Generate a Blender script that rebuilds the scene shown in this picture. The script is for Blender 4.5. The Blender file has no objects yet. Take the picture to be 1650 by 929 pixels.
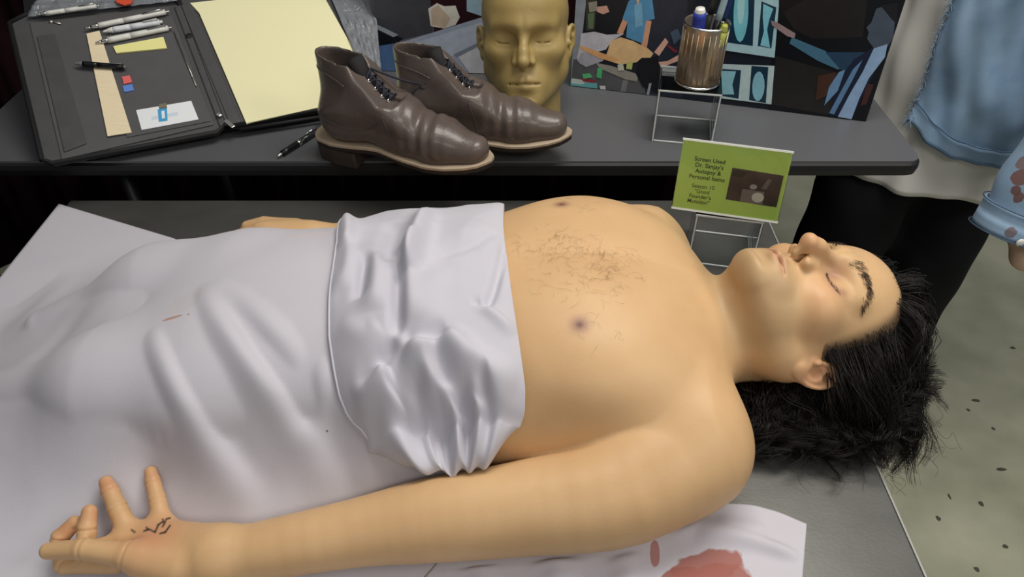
import bpy, bmesh, math, random
import numpy as np
from mathutils import Vector, Matrix
from mathutils.bvhtree import BVHTree

# ------------------------------------------------------------------ camera
TH = math.radians(41.0); FPX = 1200.0; CAMH = 1.55
scene = bpy.context.scene
cam_d = bpy.data.cameras.new('camera'); cam = bpy.data.objects.new('camera', cam_d)
scene.collection.objects.link(cam); scene.camera = cam
cam_d.sensor_width = 36.0; cam_d.sensor_fit = 'HORIZONTAL'; cam_d.lens = 36.0*FPX/1650.0
cam_d.clip_start = 0.02
cam.location = (0, 0, CAMH); cam.rotation_euler = (math.radians(90)-TH, 0, 0)

# ------------------------------------------------------------------ world, lights, exposure
world = bpy.data.worlds.new('world'); scene.world = world; world.use_nodes = True
world.node_tree.nodes['Background'].inputs[0].default_value = (0.90, 0.95, 1.0, 1)
world.node_tree.nodes['Background'].inputs[1].default_value = 0.21
def ceiling_lamp(x, y, z, sx, sy, power, col=(1.0, 0.95, 0.87), tilt=(0, 0)):
    d = bpy.data.lights.new('ceiling_light', 'AREA'); d.shape = 'RECTANGLE'; d.size = sx; d.size_y = sy
    d.energy = power; d.color = col
    o = bpy.data.objects.new('ceiling_light', d); scene.collection.objects.link(o)
    o.location = (x, y, z); o.rotation_euler = (tilt[0], tilt[1], 0)
    return o
ceiling_lamp(0.45, 1.05, 2.70, 1.2, 0.7, 35)
ceiling_lamp(-1.60, 0.90, 2.75, 1.2, 0.6, 1.5)
ceiling_lamp(1.95, -0.25, 2.70, 1.2, 0.7, 24)
ceiling_lamp(0.40, -1.10, 2.65, 1.5, 0.7, 19)
vs = scene.view_settings
vs.view_transform = 'Standard'; vs.look = 'None'; vs.gamma = 1.0; vs.use_curve_mapping = False
vs.exposure = -0.28

# ------------------------------------------------------------------ helpers
G = 0.80          # height of the gurney top
T = 0.87          # height of the display table top
COL = scene.collection
def at(x, y, z):
    "point of the photograph's pixel (x, y) at height z above the floor"
    u = (x-825)/FPX; v = (464.5-y)/FPX
    D = np.array([u, math.cos(TH)+v*math.sin(TH), -math.sin(TH)+v*math.cos(TH)])
    return D*((z-CAMH)/D[2]) + np.array([0, 0, CAMH])
def ray(x, y):
    u = (x-825)/FPX; v = (464.5-y)/FPX
    return Vector((u, math.cos(TH)+v*math.sin(TH), -math.sin(TH)+v*math.cos(TH)))
def proj(p):
    p = np.asarray(p, float); z = p[..., 2]-CAMH
    d = p[..., 1]*math.cos(TH)-z*math.sin(TH); u = p[..., 1]*math.sin(TH)+z*math.cos(TH)
    return np.stack([825+FPX*p[..., 0]/d, 464.5-FPX*u/d], -1)
def srgb(r, g, b):
    def f(c):
        c /= 255.0
        return c/12.92 if c <= 0.04045 else ((c+0.055)/1.055)**2.4
    return (f(r), f(g), f(b), 1.0)
MATS = {}
def nn(nt, typ, **kw):
    n = nt.nodes.new(typ)
    for k, v in kw.items(): setattr(n, k, v)
    return n
def mat(name, col, rough=0.5, metal=0.0, noise=0.0, nscale=20.0, bump=0.0, bscale=200.0, spec=0.5,
        trans=0.0, ior=1.45, coat=0.0, sheen=0.0, sss=0.0, emit=0.0, stretch=None, col2=None):
    if name in MATS: return MATS[name]
    m = bpy.data.materials.new(name); m.use_nodes = True; nt = m.node_tree
    b = nt.nodes['Principled BSDF']; L = nt.links.new
    b.inputs['Base Color'].default_value = col; b.inputs['Roughness'].default_value = rough
    b.inputs['Metallic'].default_value = metal; b.inputs['Specular IOR Level'].default_value = spec
    b.inputs['Transmission Weight'].default_value = trans; b.inputs['IOR'].default_value = ior
    b.inputs['Coat Weight'].default_value = coat
    b.inputs['Sheen Weight'].default_value = sheen
    if sss:
        b.inputs['Subsurface Weight'].default_value = sss; b.inputs['Subsurface Scale'].default_value = 0.006
        b.inputs['Subsurface Radius'].default_value = (1.0, 0.35, 0.2)
    if emit:
        b.inputs['Emission Color'].default_value = col; b.inputs['Emission Strength'].default_value = emit
    tc = nn(nt, 'ShaderNodeTexCoord'); vec = tc.outputs['Object']
    if stretch:
        mp = nn(nt, 'ShaderNodeMapping'); mp.inputs['Scale'].default_value = stretch
        L(vec, mp.inputs['Vector']); vec = mp.outputs['Vector']
    if noise or col2:
        n = nn(nt, 'ShaderNodeTexNoise'); n.inputs['Scale'].default_value = nscale; n.inputs['Detail'].default_value = 6
        L(vec, n.inputs['Vector'])
        r = nn(nt, 'ShaderNodeValToRGB')
        c2 = col2 or tuple(min(1, c*(1+noise)) for c in col[:3])+(1,)
        c1 = col if col2 else tuple(c*(1-noise) for c in col[:3])+(1,)
        r.color_ramp.elements[0].position = 0.3; r.color_ramp.elements[1].position = 0.7
        r.color_ramp.elements[0].color = c1; r.color_ramp.elements[1].color = c2
        L(n.outputs['Fac'], r.inputs['Fac']); L(r.outputs['Color'], b.inputs['Base Color'])
    if bump:
        n2 = nn(nt, 'ShaderNodeTexNoise'); n2.inputs['Scale'].default_value = bscale; n2.inputs['Detail'].default_value = 4
        L(vec, n2.inputs['Vector'])
        bp = nn(nt, 'ShaderNodeBump'); bp.inputs['Strength'].default_value = bump; bp.inputs['Distance'].default_value = 0.002
        L(n2.outputs['Fac'], bp.inputs['Height']); L(bp.outputs['Normal'], b.inputs['Normal'])
    MATS[name] = m
    return m
def tag(o, label=None, cat=None, group=None, kind=None):
    if label: o['label'] = label
    if cat: o['category'] = cat
    if group: o['group'] = group
    if kind: o['kind'] = kind
    return o
def empty(name, loc, label, cat, rz=0.0, group=None):
    o = bpy.data.objects.new(name, None); COL.objects.link(o); o.location = loc; o.rotation_euler = (0, 0, rz)
    o.empty_display_size = 0.05
    bpy.context.view_layer.update()
    return tag(o, label, cat, group)
def obj(name, V, Fs, m, parent=None, smooth=False, world=True):
    "one mesh object; V in world space unless world=False (then in the parent's space)"
    me = bpy.data.meshes.new(name)
    V = np.asarray(V, float)
    if isinstance(Fs, np.ndarray):
        nf, k = Fs.shape
        me.vertices.add(len(V)); me.vertices.foreach_set('co', V.astype(np.float32).ravel())
        me.loops.add(nf*k); me.loops.foreach_set('vertex_index', Fs.astype(np.int32).ravel())
        me.polygons.add(nf); me.polygons.foreach_set('loop_start', (np.arange(nf)*k).astype(np.int32))
        me.update(calc_edges=True)
    else:
        me.from_pydata([tuple(v) for v in V], [], [tuple(f) for f in Fs])
    if not isinstance(m, (list, tuple)): m = [m]
    for x in m: me.materials.append(x)
    if smooth: me.polygons.foreach_set('use_smooth', np.ones(len(me.polygons), bool))
    me.update()
    o = bpy.data.objects.new(name, me); COL.objects.link(o)
    if parent is not None:
        o.parent = parent
        if world: o.matrix_parent_inverse = parent_world(parent).inverted()
    return o
def parent_world(p):
    M = p.matrix_basis.copy() if p.parent is None else parent_world(p.parent) @ p.matrix_parent_inverse @ p.matrix_basis
    return M
class MB:
    "collects shapes for one mesh"
    def __init__(s): s.V = []; s.F = []; s.M = []
    def add(s, V, F, mi=0):
        o = len(s.V); s.V += [tuple(v) for v in V]; s.F += [tuple(i+o for i in f) for f in F]; s.M += [mi]*len(F); return s
    def box(s, c, size, R=None, bev=0.0, mi=0):
        hx, hy, hz = size[0]/2, size[1]/2, size[2]/2
        if bev <= 0:
            V = [(x, y, z) for x in (-hx, hx) for y in (-hy, hy) for z in (-hz, hz)]
            F = [(0, 1, 3, 2), (4, 6, 7, 5), (0, 4, 5, 1), (2, 3, 7, 6), (0, 2, 6, 4), (1, 5, 7, 3)]
        else:
            bm = bmesh.new(); bmesh.ops.create_cube(bm, size=1.0)
            for v in bm.verts: v.co = Vector((v.co.x*2*hx, v.co.y*2*hy, v.co.z*2*hz))
            bmesh.ops.bevel(bm, geom=list(bm.edges), offset=min(bev, .49*min(size)), segments=2, affect='EDGES', profile=0.5)
            bm.verts.ensure_lookup_table()
            V = [v.co.copy() for v in bm.verts]; F = [[v.index for v in f.verts] for f in bm.faces]; bm.free()
        R = R if R is not None else Matrix.Identity(3)
        return s.add([R @ Vector(v) + Vector(c) for v in V], F, mi)
    def tube(s, pts, r, n=6, mi=0, caps=True):
        V, F = tube(pts, r, n, caps); return s.add(V, F, mi)
    def build(s, name, m, parent=None, smooth=False, world=True):
        o = obj(name, s.V, s.F, m, parent, smooth, world)
        if len(o.data.materials) > 1: o.data.polygons.foreach_set('material_index', np.array(s.M, np.int32))
        return o
def tube(pts, r, n=6, caps=True):
    P = [Vector(p) for p in pts]; k = len(P)
    rs = r if hasattr(r, '__len__') else [r]*k
    V = []; F = []; up = None
    for i, p in enumerate(P):
        d = (P[min(i+1, k-1)]-P[max(i-1, 0)])
        d = d.normalized() if d.length > 1e-9 else Vector((0, 0, 1))
        if up is None:
            up = d.orthogonal().normalized()
        else:
            up = (up - d*up.dot(d)); up = up.normalized() if up.length > 1e-6 else d.orthogonal().normalized()
        w = d.cross(up)
        for j in range(n):
            a = 2*math.pi*j/n; V.append(p + (up*math.cos(a)+w*math.sin(a))*rs[i])
    for i in range(k-1):
        for j in range(n):
            F.append((i*n+j, i*n+(j+1) % n, (i+1)*n+(j+1) % n, (i+1)*n+j))
    if caps: F.append(tuple(range(n-1, -1, -1))); F.append(tuple((k-1)*n+j for j in range(n)))
    return V, F
def lathe(prof, n=32, c=(0, 0, 0), R=None):
    "prof: (radius, height) pairs"
    V = []; F = []; k = len(prof); R = R if R is not None else Matrix.Identity(3)
    for (r, z) in prof:
        for j in range(n):
            a = 2*math.pi*j/n; V.append(R @ Vector((r*math.cos(a), r*math.sin(a), z)) + Vector(c))
    for i in range(k-1):
        for j in range(n): F.append((i*n+j, i*n+(j+1) % n, (i+1)*n+(j+1) % n, (i+1)*n+j))
    return V, F
def prism(poly, z0, z1):
    n = len(poly); V = [(x, y, z0) for x, y in poly]+[(x, y, z1) for x, y in poly]
    F = [tuple(range(n-1, -1, -1)), tuple(range(n, 2*n))]+[(i, (i+1) % n, n+(i+1) % n, n+i) for i in range(n)]
    return V, F
def round_poly(pts, r, seg=5):
    out = []; n = len(pts); rr = r if hasattr(r, '__len__') else [r]*n
    for i in range(n):
        p = Vector(pts[i]); a = (Vector(pts[i-1])-p).normalized(); b = (Vector(pts[(i+1) % n])-p).normalized()
        q0 = p+a*rr[i]; q1 = p+b*rr[i]
        for k in range(seg+1):
            t = k/seg; out.append(tuple(q0*(1-t)**2+p*2*t*(1-t)+q1*t*t))
    return out
def spline(pts, n):
    "Catmull-Rom through pts, n samples"
    P = np.asarray(pts, float); k = len(P)
    Q = np.vstack([2*P[0]-P[1], P, 2*P[-1]-P[-2]])
    t = np.linspace(0, k-1-1e-9, n); i = t.astype(int); f = (t-i)[:, None]
    a, b, c, d = Q[i], Q[i+1], Q[i+2], Q[i+3]
    return 0.5*((2*b)+(c-a)*f+(2*a-5*b+4*c-d)*f**2+(3*b-a-3*c+d)*f**3)

# ------------------------------------------------------------------ distance-field modelling
def v3(*a): return np.array(a, np.float32)
def cap(P, a, b, r1, r2=None):
    a = np.asarray(a, np.float32); b = np.asarray(b, np.float32); r2 = r1 if r2 is None else r2
    ba = b-a; q = P-a; h = np.clip(q@ba/float(ba@ba), 0, 1)
    q = q-h[:, None]*ba
    return np.sqrt((q*q).sum(1))-(r1+(r2-r1)*h)
def ell(P, c, r, R=None):
    q = P-np.asarray(c, np.float32)
    if R is not None: q = q@np.asarray(R, np.float32)
    r = np.asarray(r, np.float32)
    a = q/r; k0 = np.sqrt((a*a).sum(1)); a = a/r; k1 = np.sqrt((a*a).sum(1))
    return k0*(k0-1)/np.maximum(k1, 1e-6)
def smin(a, b, k):
    h = np.maximum(k-np.abs(a-b), 0); return np.minimum(a, b)-h*h/(4*k)
def smax(a, b, k): return -smin(-a, -b, k)
def chain(P, pts, rs):
    d = None
    for i in range(len(pts)-1):
        e = cap(P, pts[i], pts[i+1], rs[i], rs[i+1]); d = e if d is None else np.minimum(d, e)
    return d
def rotm(ax, deg):
    return np.array(Matrix.Rotation(math.radians(deg), 3, ax))
def mesh_sdf(f, lo, hi, h, B=8):
    "surface nets of f over a box; blocks far from the surface are skipped"
    lo = np.asarray(lo, float); hi = np.asarray(hi, float)
    nb = np.ceil((hi-lo)/(h*B)).astype(int); N = nb*B
    arr = np.full(tuple(N), 1.0, np.float32)
    g = np.stack(np.meshgrid(*[np.arange(n) for n in nb], indexing='ij'), -1).reshape(-1, 3)
    c = (lo+(g+0.5)*B*h-0.5*h).astype(np.float32)
    d = f(c); keep = np.abs(d) < B*h*1.25
    for gi in g[(~keep) & (d < 0)]:
        arr[gi[0]*B:gi[0]*B+B, gi[1]*B:gi[1]*B+B, gi[2]*B:gi[2]*B+B] = -1.0
    gk = g[keep]
    off = np.stack(np.meshgrid(*[np.arange(B)]*3, indexing='ij'), -1).reshape(-1, 3)
    step = max(1, 400000//B**3)
    for s in range(0, len(gk), step):
        gg = gk[s:s+step]; idx = (gg[:, None, :]*B+off[None]).reshape(-1, 3)
        val = f((lo+idx*h).astype(np.float32)); arr[idx[:, 0], idx[:, 1], idx[:, 2]] = val
    ins = arr < 0
    corner = [(i, j, k) for i in (0, 1) for j in (0, 1) for k in (0, 1)]
    n1 = N-1
    cnt = np.zeros(tuple(n1), np.uint8)
    for (i, j, k) in corner: cnt += ins[i:n1[0]+i, j:n1[1]+j, k:n1[2]+k]
    act = (cnt > 0) & (cnt < 8); ci = np.argwhere(act)
    ids = np.full(tuple(n1), -1, np.int32); ids[act] = np.arange(len(ci), dtype=np.int32)
    val = np.stack([arr[ci[:, 0]+i, ci[:, 1]+j, ci[:, 2]+k] for (i, j, k) in corner], 1)
    acc = np.zeros((len(ci), 3)); num = np.zeros(len(ci))
    for a in range(8):
        for b in range(a+1, 8):
            da = np.array(corner[a]); db = np.array(corner[b])
            if np.abs(da-db).sum() != 1: continue
            va, vb = val[:, a], val[:, b]; m = (va < 0) != (vb < 0)
            t = va[m]/(va[m]-vb[m]); acc[m] += da+t[:, None]*(db-da); num[m] += 1
    V = lo+(ci+acc/num[:, None])*h
    Q = []
    for ax in range(3):
        sl0 = [slice(None)]*3; sl1 = [slice(None)]*3; sl0[ax] = slice(0, -1); sl1[ax] = slice(1, None)
        s0 = ins[tuple(sl0)]; s1 = ins[tuple(sl1)]
        e = np.argwhere(s0 != s1); o1, o2 = [(1, 2), (2, 0), (0, 1)][ax]
        ok = (e[:, o1] > 0) & (e[:, o2] > 0) & (e[:, o1] < n1[o1]) & (e[:, o2] < n1[o2]); e = e[ok]
        def cell(d1, d2):
            q = e.copy(); q[:, o1] -= d1; q[:, o2] -= d2; return ids[q[:, 0], q[:, 1], q[:, 2]]
        q = np.stack([cell(1, 1), cell(0, 1), cell(0, 0), cell(1, 0)], 1)
        fl = ~s0[e[:, 0], e[:, 1], e[:, 2]]; q[fl] = q[fl][:, ::-1]
        Q.append(q)
    Q = np.vstack(Q); Q = Q[(Q >= 0).all(1)]
    return V, Q
def project_sdf(f, V, it=2, h=4e-4):
    V = V.astype(np.float32)
    for _ in range(it):
        d = f(V); g = np.stack([f(V+v3(h, 0, 0))-d, f(V+v3(0, h, 0))-d, f(V+v3(0, 0, h))-d], 1)/h
        g2 = np.maximum((g*g).sum(1), 0.25); V = V-np.clip(d/g2, -.004, .004)[:, None]*g
    return V
def refine(V, Q, sel, times=1):
    "split the selected quads (mask per face) into four"
    bm = bmesh.new()
    vs_ = [bm.verts.new(v) for v in V.tolist()]
    fs_ = [bm.faces.new([vs_[i] for i in q]) for q in Q.tolist()]
    cur = [f for f, s in zip(fs_, sel) if s]
    for _ in range(times):
        ed = set(e for f in cur for e in f.edges)
        r = bmesh.ops.subdivide_edges(bm, edges=list(ed), cuts=1, use_grid_fill=True)
        if _ < times-1:
            cur = list({f for f in r['geom_inner'] if isinstance(f, bmesh.types.BMFace)})
    bm.verts.index_update()
    V2 = np.array([v.co[:] for v in bm.verts]); F2 = [[v.index for v in f.verts] for f in bm.faces]
    bm.free(); return V2, F2
# ------------------------------------------------------------------ structure
m_floor = mat('polished_concrete', srgb(152, 153, 132), rough=0.36, noise=0.0, nscale=7, bump=0.03, bscale=60, col2=srgb(178, 178, 156))
o = obj('floor', *prism([(-3.2, -1.5), (3.4, -1.5), (3.4, 5.2), (-3.2, 5.2)], -0.02, 0.0), m_floor); tag(o, kind='structure')
m_fleck = mat('floor_chip', srgb(74, 72, 62), rough=0.7)
random.seed(4)
fb = MB()
for (px, py, sx, sy) in [(1573, 645, 7, 2.2), (1614, 756, 7, 2.2), (1512, 835, 3, 3), (1581, 811, 4, 3), (1600, 690, 3, 2), (1530, 800, 2, 3), (1574, 917, 4, 3), (1560, 660, 3, 2), (1632, 560, 5, 2), (1620, 880, 4, 2)]:
    c = at(px, py, 0.0); k = 0.0017
    pts = [(c[0]+sx*k*math.cos(a)*random.uniform(.7, 1.2), c[1]+sy*k*1.5*math.sin(a)*random.uniform(.7, 1.2)) for a in np.linspace(0, 6.28, 9)[:-1]]
    fb.add(*prism(pts, -0.001, 0.0006))
fo = fb.build('floor_chip', m_fleck, o); fo['kind'] = 'stuff'

# dark curtain behind the display table
m_curt = mat('dark_maroon_velvet', srgb(34, 16, 21), rough=0.95, noise=0.25, nscale=8, bump=0.2, bscale=400, spec=0.1)
def curtain(name, x0, x1, yb, side, m):
    n = int((x1-x0)/0.012); V = []; F = []
    for i in range(n+1):
        x = x0+(x1-x0)*i/n
        for j, z in enumerate((0.004, 0.6, 1.3, 2.6)):
            w = 0.022*math.sin(x*38+0.6*math.sin(x*9)+j*.25)+0.012*math.sin(x*91+1.3)
            V.append((x, yb+w*(1-0.12*j), z) if side == 'back' else (yb+w*(1-0.12*j), x, z))
    for i in range(n):
        for j in range(3): F.append((i*4+j, i*4+4+j, i*4+5+j, i*4+1+j))
    o = obj(name, V, F, m, smooth=True); tag(o, kind='structure')
    md = o.modifiers.new('solid', 'SOLIDIFY'); md.thickness = 0.006
    return o
curtain('wall_back', -3.0, 0.795, 1.90, 'back', m_curt)
m_black = mat('black_drape', srgb(15, 15, 18), rough=0.95, noise=0.3, nscale=10, spec=0.1)
curtain('wall_left', -0.6, 1.80, -2.2, 'side', m_black)
m_carpet = mat('dark_mat', srgb(17, 17, 20), rough=0.95, noise=0.4, nscale=120, bump=0.4, bscale=900, spec=0.1)
o = obj('floor_mat', *prism(round_poly([(-2.15, -0.6), (0.40, -0.6), (0.40, 1.84), (-2.15, 1.84)], 0.04), 0.0, 0.008), m_carpet)
tag(o, 'black floor mat spread under the gurney and the display table', 'mat')

# ------------------------------------------------------------------ gurney
m_steel = mat('brushed_steel', srgb(104, 104, 101), rough=0.38, metal=0.6, noise=0.14, nscale=9, bump=0.05, bscale=180, stretch=(1, 1.6, 1))
m_steel_d = mat('steel_frame', srgb(120, 120, 122), rough=0.35, metal=0.9)
m_rubber = mat('black_rubber', srgb(18, 18, 19), rough=0.7)
GX0, GX1, GY0, GY1 = -0.785, 0.439, 0.27, 1.102
gur = empty('gurney', ((GX0+GX1)/2, (GY0+GY1)/2, 0.008), 'grey stainless steel gurney under the lying figure', 'gurney')
mb = MB(); mb.box(((GX0+GX1)/2, (GY0+GY1)/2, G-0.006), (GX1-GX0, GY1-GY0, 0.012), bev=0.002); mb.build('top_panel', m_steel, gur)
for (x0, x1, y0, y1) in [(GX0, GX0+.012, GY0, GY1), (GX1-.012, GX1, GY0, GY1)]:
    mb = MB(); mb.box(((x0+x1)/2, (y0+y1)/2, G-0.037), (x1-x0, y1-y0, 0.05), bev=0.002); mb.build('end_rail', m_steel_d, gur)
for (y0, y1) in [(GY0, GY0+.012), (GY1-.012, GY1)]:
    mb = MB(); mb.box(((GX0+GX1)/2, (y0+y1)/2, G-0.037), (GX1-GX0-.026, y1-y0, 0.05), bev=0.002); mb.build('side_rail', m_steel_d, gur)
for x in (GX0+.10, GX1-.14):
    for y in (GY0+.06, GY1-.06):
        mb = MB(); mb.tube([(x, y, G-.012), (x, y, 0.12)], 0.018, 12); lg = mb.build('leg', m_steel_d, gur, True)
        mb = MB()
        V, F = lathe([(0.001, -.012), (.045, -.012), (.05, -.006), (.05, .006), (.045, .012), (.001, .012)], 20, (x, y, .058), Matrix.Rotation(math.pi/2, 3, 'X'))
        mb.add(V, F); mb.build('caster', m_rubber, lg, True)
        mb = MB(); mb.box((x, y-.02, .09), (.03, .006, .07)); mb.box((x, y+.02, .09), (.03, .006, .07)); mb.box((x, y, .122), (.034, .046, .008)); mb.build('caster_fork', m_steel_d, lg)
mb = MB(); mb.box((GX1+.001, (GY0+GY1)/2, G-.004), (.0022, GY1-GY0, .008)); mb.build('bright_edge', mat('polished_edge_strip', srgb(205, 205, 200), rough=.25, metal=.6), gur)
mb = MB()
for y in (GY0+.06, GY1-.06): mb.tube([(GX0+.10, y, .25), (GX1-.14, y, .25)], .012, 10)
for x in (GX0+.10, GX1-.14): mb.tube([(x, GY0+.06, .25), (x, GY1-.06, .25)], .012, 10)
mb.build('lower_frame', m_steel_d, gur, True)

# ------------------------------------------------------------------ display table
m_tbl = mat('grey_laminate', srgb(90, 91, 95), rough=0.42, noise=0.06, nscale=400, bump=0.06, bscale=1500)
m_tedge = mat('table_edge_band', srgb(24, 24, 27), rough=0.45)
TX0, TX1, TY0, TY1 = -0.985, 0.712, 1.118, 1.72
tab = empty('display_table', ((TX0+TX1)/2, (TY0+TY1)/2, 0), 'long dark grey folding display table behind the gurney', 'table')
pol = round_poly([(TX0, TY0), (TX1, TY0), (TX1, TY1), (TX0, TY1)], 0.028, 6)
mb = MB(); mb.add(*prism(pol, T-0.004, T)); mb.build('table_top', m_tbl, tab)
cx, cy = (TX0+TX1)/2, (TY0+TY1)/2
n = len(pol); prof = [(0.0, T-.0035), (.004, T-.007), (.005, T-.016), (.003, T-.027), (-.02, T-.03)]
V = []; F = []
for (off, z) in prof:
    for (x, y) in pol:
        dx, dy = x-cx, y-cy
        V.append((x+off*(1 if dx > 0 else -1)*min(1, max(0, (abs(dx)-(TX1-TX0)/2+.03)/.03)), y+off*(1 if dy > 0 else -1)*min(1, max(0, (abs(dy)-(TY1-TY0)/2+.03)/.03)), z))
for i in range(len(prof)-1):
    for j in range(n): F.append((i*n+j, i*n+(j+1) % n, (i+1)*n+(j+1) % n, (i+1)*n+j))
F.append(tuple((len(prof)-1)*n+j for j in range(n)))
obj('edge_band', V, F, m_tedge, tab)
for x in (-0.74, 0.50):
    for y in (TY0+.10, TY1-.08):
        mb = MB(); mb.tube([(x, y, T-.03), (x, y, 0.008)], .014, 10); mb.build('leg', m_tedge, tab, True)
    mb = MB(); mb.tube([(x, TY0+.10, .12), (x, TY1-.08, .12)], .011, 8); mb.build('leg_brace', m_tedge, tab, True)
p0 = at(160, 293, 0.775); mb = MB()
mb.tube([(-0.74, TY0+.10, .70), (p0[0], TY0+.13, p0[2]), (-0.5, TY0+.16, T-.03)], .006, 8); mb.build('folding_strut', m_tedge, tab, True)
mb = MB(); mb.box((p0[0], TY0+.125, p0[2]), (.02, .014, .010), Matrix.Rotation(.5, 3, 'Y'), bev=.002); mb.build('strut_bracket', mat('zinc', srgb(170, 168, 160), rough=.35, metal=.8), tab)
# ------------------------------------------------------------------ heads as a distance field (local: x = left, y = face, z = up)
def head_sdf(P, life=False):
    A = P.copy(); A[:, 0] = np.abs(A[:, 0])
    d = ell(A, (0, -.014, .042), (.0745, .096, .086))
    d = smin(d, ell(A, (0, .033, .055), (.060, .058, .055)), .03)
    d = smin(d, ell(A, (0, .030, -.028), (.058, .056, .080)), .03)
    d = smin(d, cap(A, (.050, -.002, -.050), (.014, .070, -.086), .019, .017), .028)
    d = smin(d, cap(A, (.054, -.008, -.015), (.050, -.002, -.050), .018, .019), .02)
    d = smin(d, ell(A, (0, .077, -.087), (.021, .020, .017)), .016)
    d = smin(d, ell(A, (.043, .050, -.008), (.024, .026, .020)), .022)
    d = smin(d, cap(A, (.006, .085, .033), (.042, .066, .034), .013, .010), .016)
    d = smax(d, -ell(A, (.031, .100, .013), (.020, .024, .0125)), .016)
    # closed lids over the eyes
    d = smin(d, ell(A, (.0315, .0645, .013), (.0165, .0140, .0135)), .010)
    x = A[:, 0]
    zl = .0085-.0035*(1-((x-.0315)/.0155)**2)
    lid = np.sqrt(np.maximum((A[:, 2]-zl), -9)**2+np.maximum(np.abs(x-.0315)-.0130, 0)**2)-.0004
    lid = np.maximum(lid, .062-A[:, 1]); d = np.where(A[:, 1] > .06, smax(d, -lid, .0024), d)
    # mouth region, lips
    d = smin(d, ell(A, (0, .070, -.058), (.034, .024, .030)), .014)
    up = cap(A, (.006, .0915, -.0515), (.026, .0790, -.0570), .0052, .0018)
    lo = cap(A, (.000, .0905, -.0645), (.023, .0800, -.0605), .0062, .0022)
    d = smin(d, up, .006); d = smin(d, lo, .006)
    zm = -.0575-.0015*(x/.025)**2
    gm = np.sqrt((A[:, 2]-zm)**2+np.maximum(x-.0245, 0)**2)-.0006
    d = np.where(A[:, 1] > .072, smax(d, -gm, .0045), d)
    d = smax(d, -cap(A, (0, .104, -.036), (0, .101, -.047), .0028), .006)
    d = smax(d, -ell(A, (0, .101, -.0785), (.016, .009, .006)), .014)
    # nose
    nt = (0, .1120, -.0175)
    n = cap(A, (0, .086, .022), (0, .1055, -.004), .0076, .0080)
    n = smin(n, cap(A, (0, .1055, -.004), nt, .0080, .0100), .008)
    n = smin(n, cap(A, (.0085, .088, -.010), (.0135, .0935, -.0220), .0072, .0064), .012)
    n = smin(n, cap(A, nt, (0, .098, -.0315), .0058, .0042), .007)
    d = smin(d, n, .010)
    d = smax(d, -ell(A, (.0098, .1010, -.0325), (.0050, .0085, .0090), rotm('X', 25)), .0020)
    # ears: disc, rim, bowl, lobe
    Re = rotm('Z', 24)@rotm('X', 14); Rf = Re.astype(np.float32)
    E = (A-v3(.0770, -.012, -.003))/.86
    e = ell(E, (0, 0, 0), (.0055, .0190, .0300), Rf)
    e = smin(e, ell(E, (-.002, .007, -.027), (.0050, .0095, .0095)), .008)
    q = (E-v3(.0030, 0, .001))@Rf
    rim = np.sqrt((np.sqrt((q[:, 1]/.0165)**2+(q[:, 2]/.0265)**2)*.021-.021)**2+q[:, 0]**2)-.0028+.004*np.clip((-q[:, 2]-.012)/.01, 0, 1)
    e = smin(e, rim, .004)
    e = smax(e, -ell(E, (.0062, .005, -.005), (.0078, .0095, .0125), Rf), .003)
    e = smax(e, -ell(E, (.0060, -.004, .0145), (.0052, .0078, .0072), Rf), .0025)
    e = smin(e, ell(E, (-.002, .018, -.004), (.0050, .0045, .0065)), .003)
    d = smin(d, e*.86, .0045)
    return d

# ------------------------------------------------------------------ the lying figure
HS = 1.05
HC = v3(.3445, .669, .914)
def ortho(M):
    u = np.array(M[2]); u /= np.linalg.norm(u); f_ = np.array(M[1]); f_ -= u*(u@f_); f_ /= np.linalg.norm(f_)
    return np.stack([np.cross(f_, u), f_, u], 1).astype(np.float32)
HR = ortho([None, (.105, .085, .991), (.98, .16, -.116)])     # columns: left, face, up in world
LF = .80                                                       # short lower face
def h2w(p):
    p = np.array(p, np.float32); p[2] = p[2] if p[2] > -.018 else -.018+(p[2]+.018)*LF
    return HR@(p*HS)+HC
def w2h(P):
    L = ((P-HC)@HR)/HS; z = L[:, 2]; L[:, 2] = np.where(z > -.018, z, -.018+(z+.018)/LF); return L
BY = .683
def px3(*pts): return [tuple(at(x, y, G+z)) for (x, y, z) in pts]
# near arm and hand (palm up)
ARM_N = [(.196, .508, G+.074)]+px3((1000, 789, .066), (840, 818, .056), (700, 836, .050), (587, 855, .045), (450, 881, .039), (345, 897, .033))
ARM_NR = [.064, .058, .049, .0435, .0355, .0305, .0255]
ARM_FR = [.062, .053, .040, .035, .024]
ARM_F = [(.176, .858, G+.076), (.095, .893, G+.064), (-.085, .925, G+.045), (-.150, .930, G+.042), (-.320, .938, G+.038)]
HAND = {
 'thumb': (px3((285, 912, .040), (205, 894, .052), (135, 884, .056), (78, 887, .050)), [.017, .0125, .0105, .0085]),
 'pinky': (px3((262, 846, .030), (254, 806, .040), (247, 778, .046), (243, 760, .050)), [.0105, .0088, .0080, .0068]),
 'ring': (px3((208, 858, .030), (190, 820, .044), (178, 792, .050), (171, 777, .052)), [.0115, .0100, .0090, .0074]),
 'middle': (px3((190, 880, .026), (141, 885, .034), (140, 852, .052), (144, 824, .060)), [.0120, .0100, .0090, .0076]),
 'index': (px3((185, 905, .024), (104, 908, .020), (97, 866, .040), (120, 842, .050)), [.0120, .0100, .0090, .0076]),
}
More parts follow.
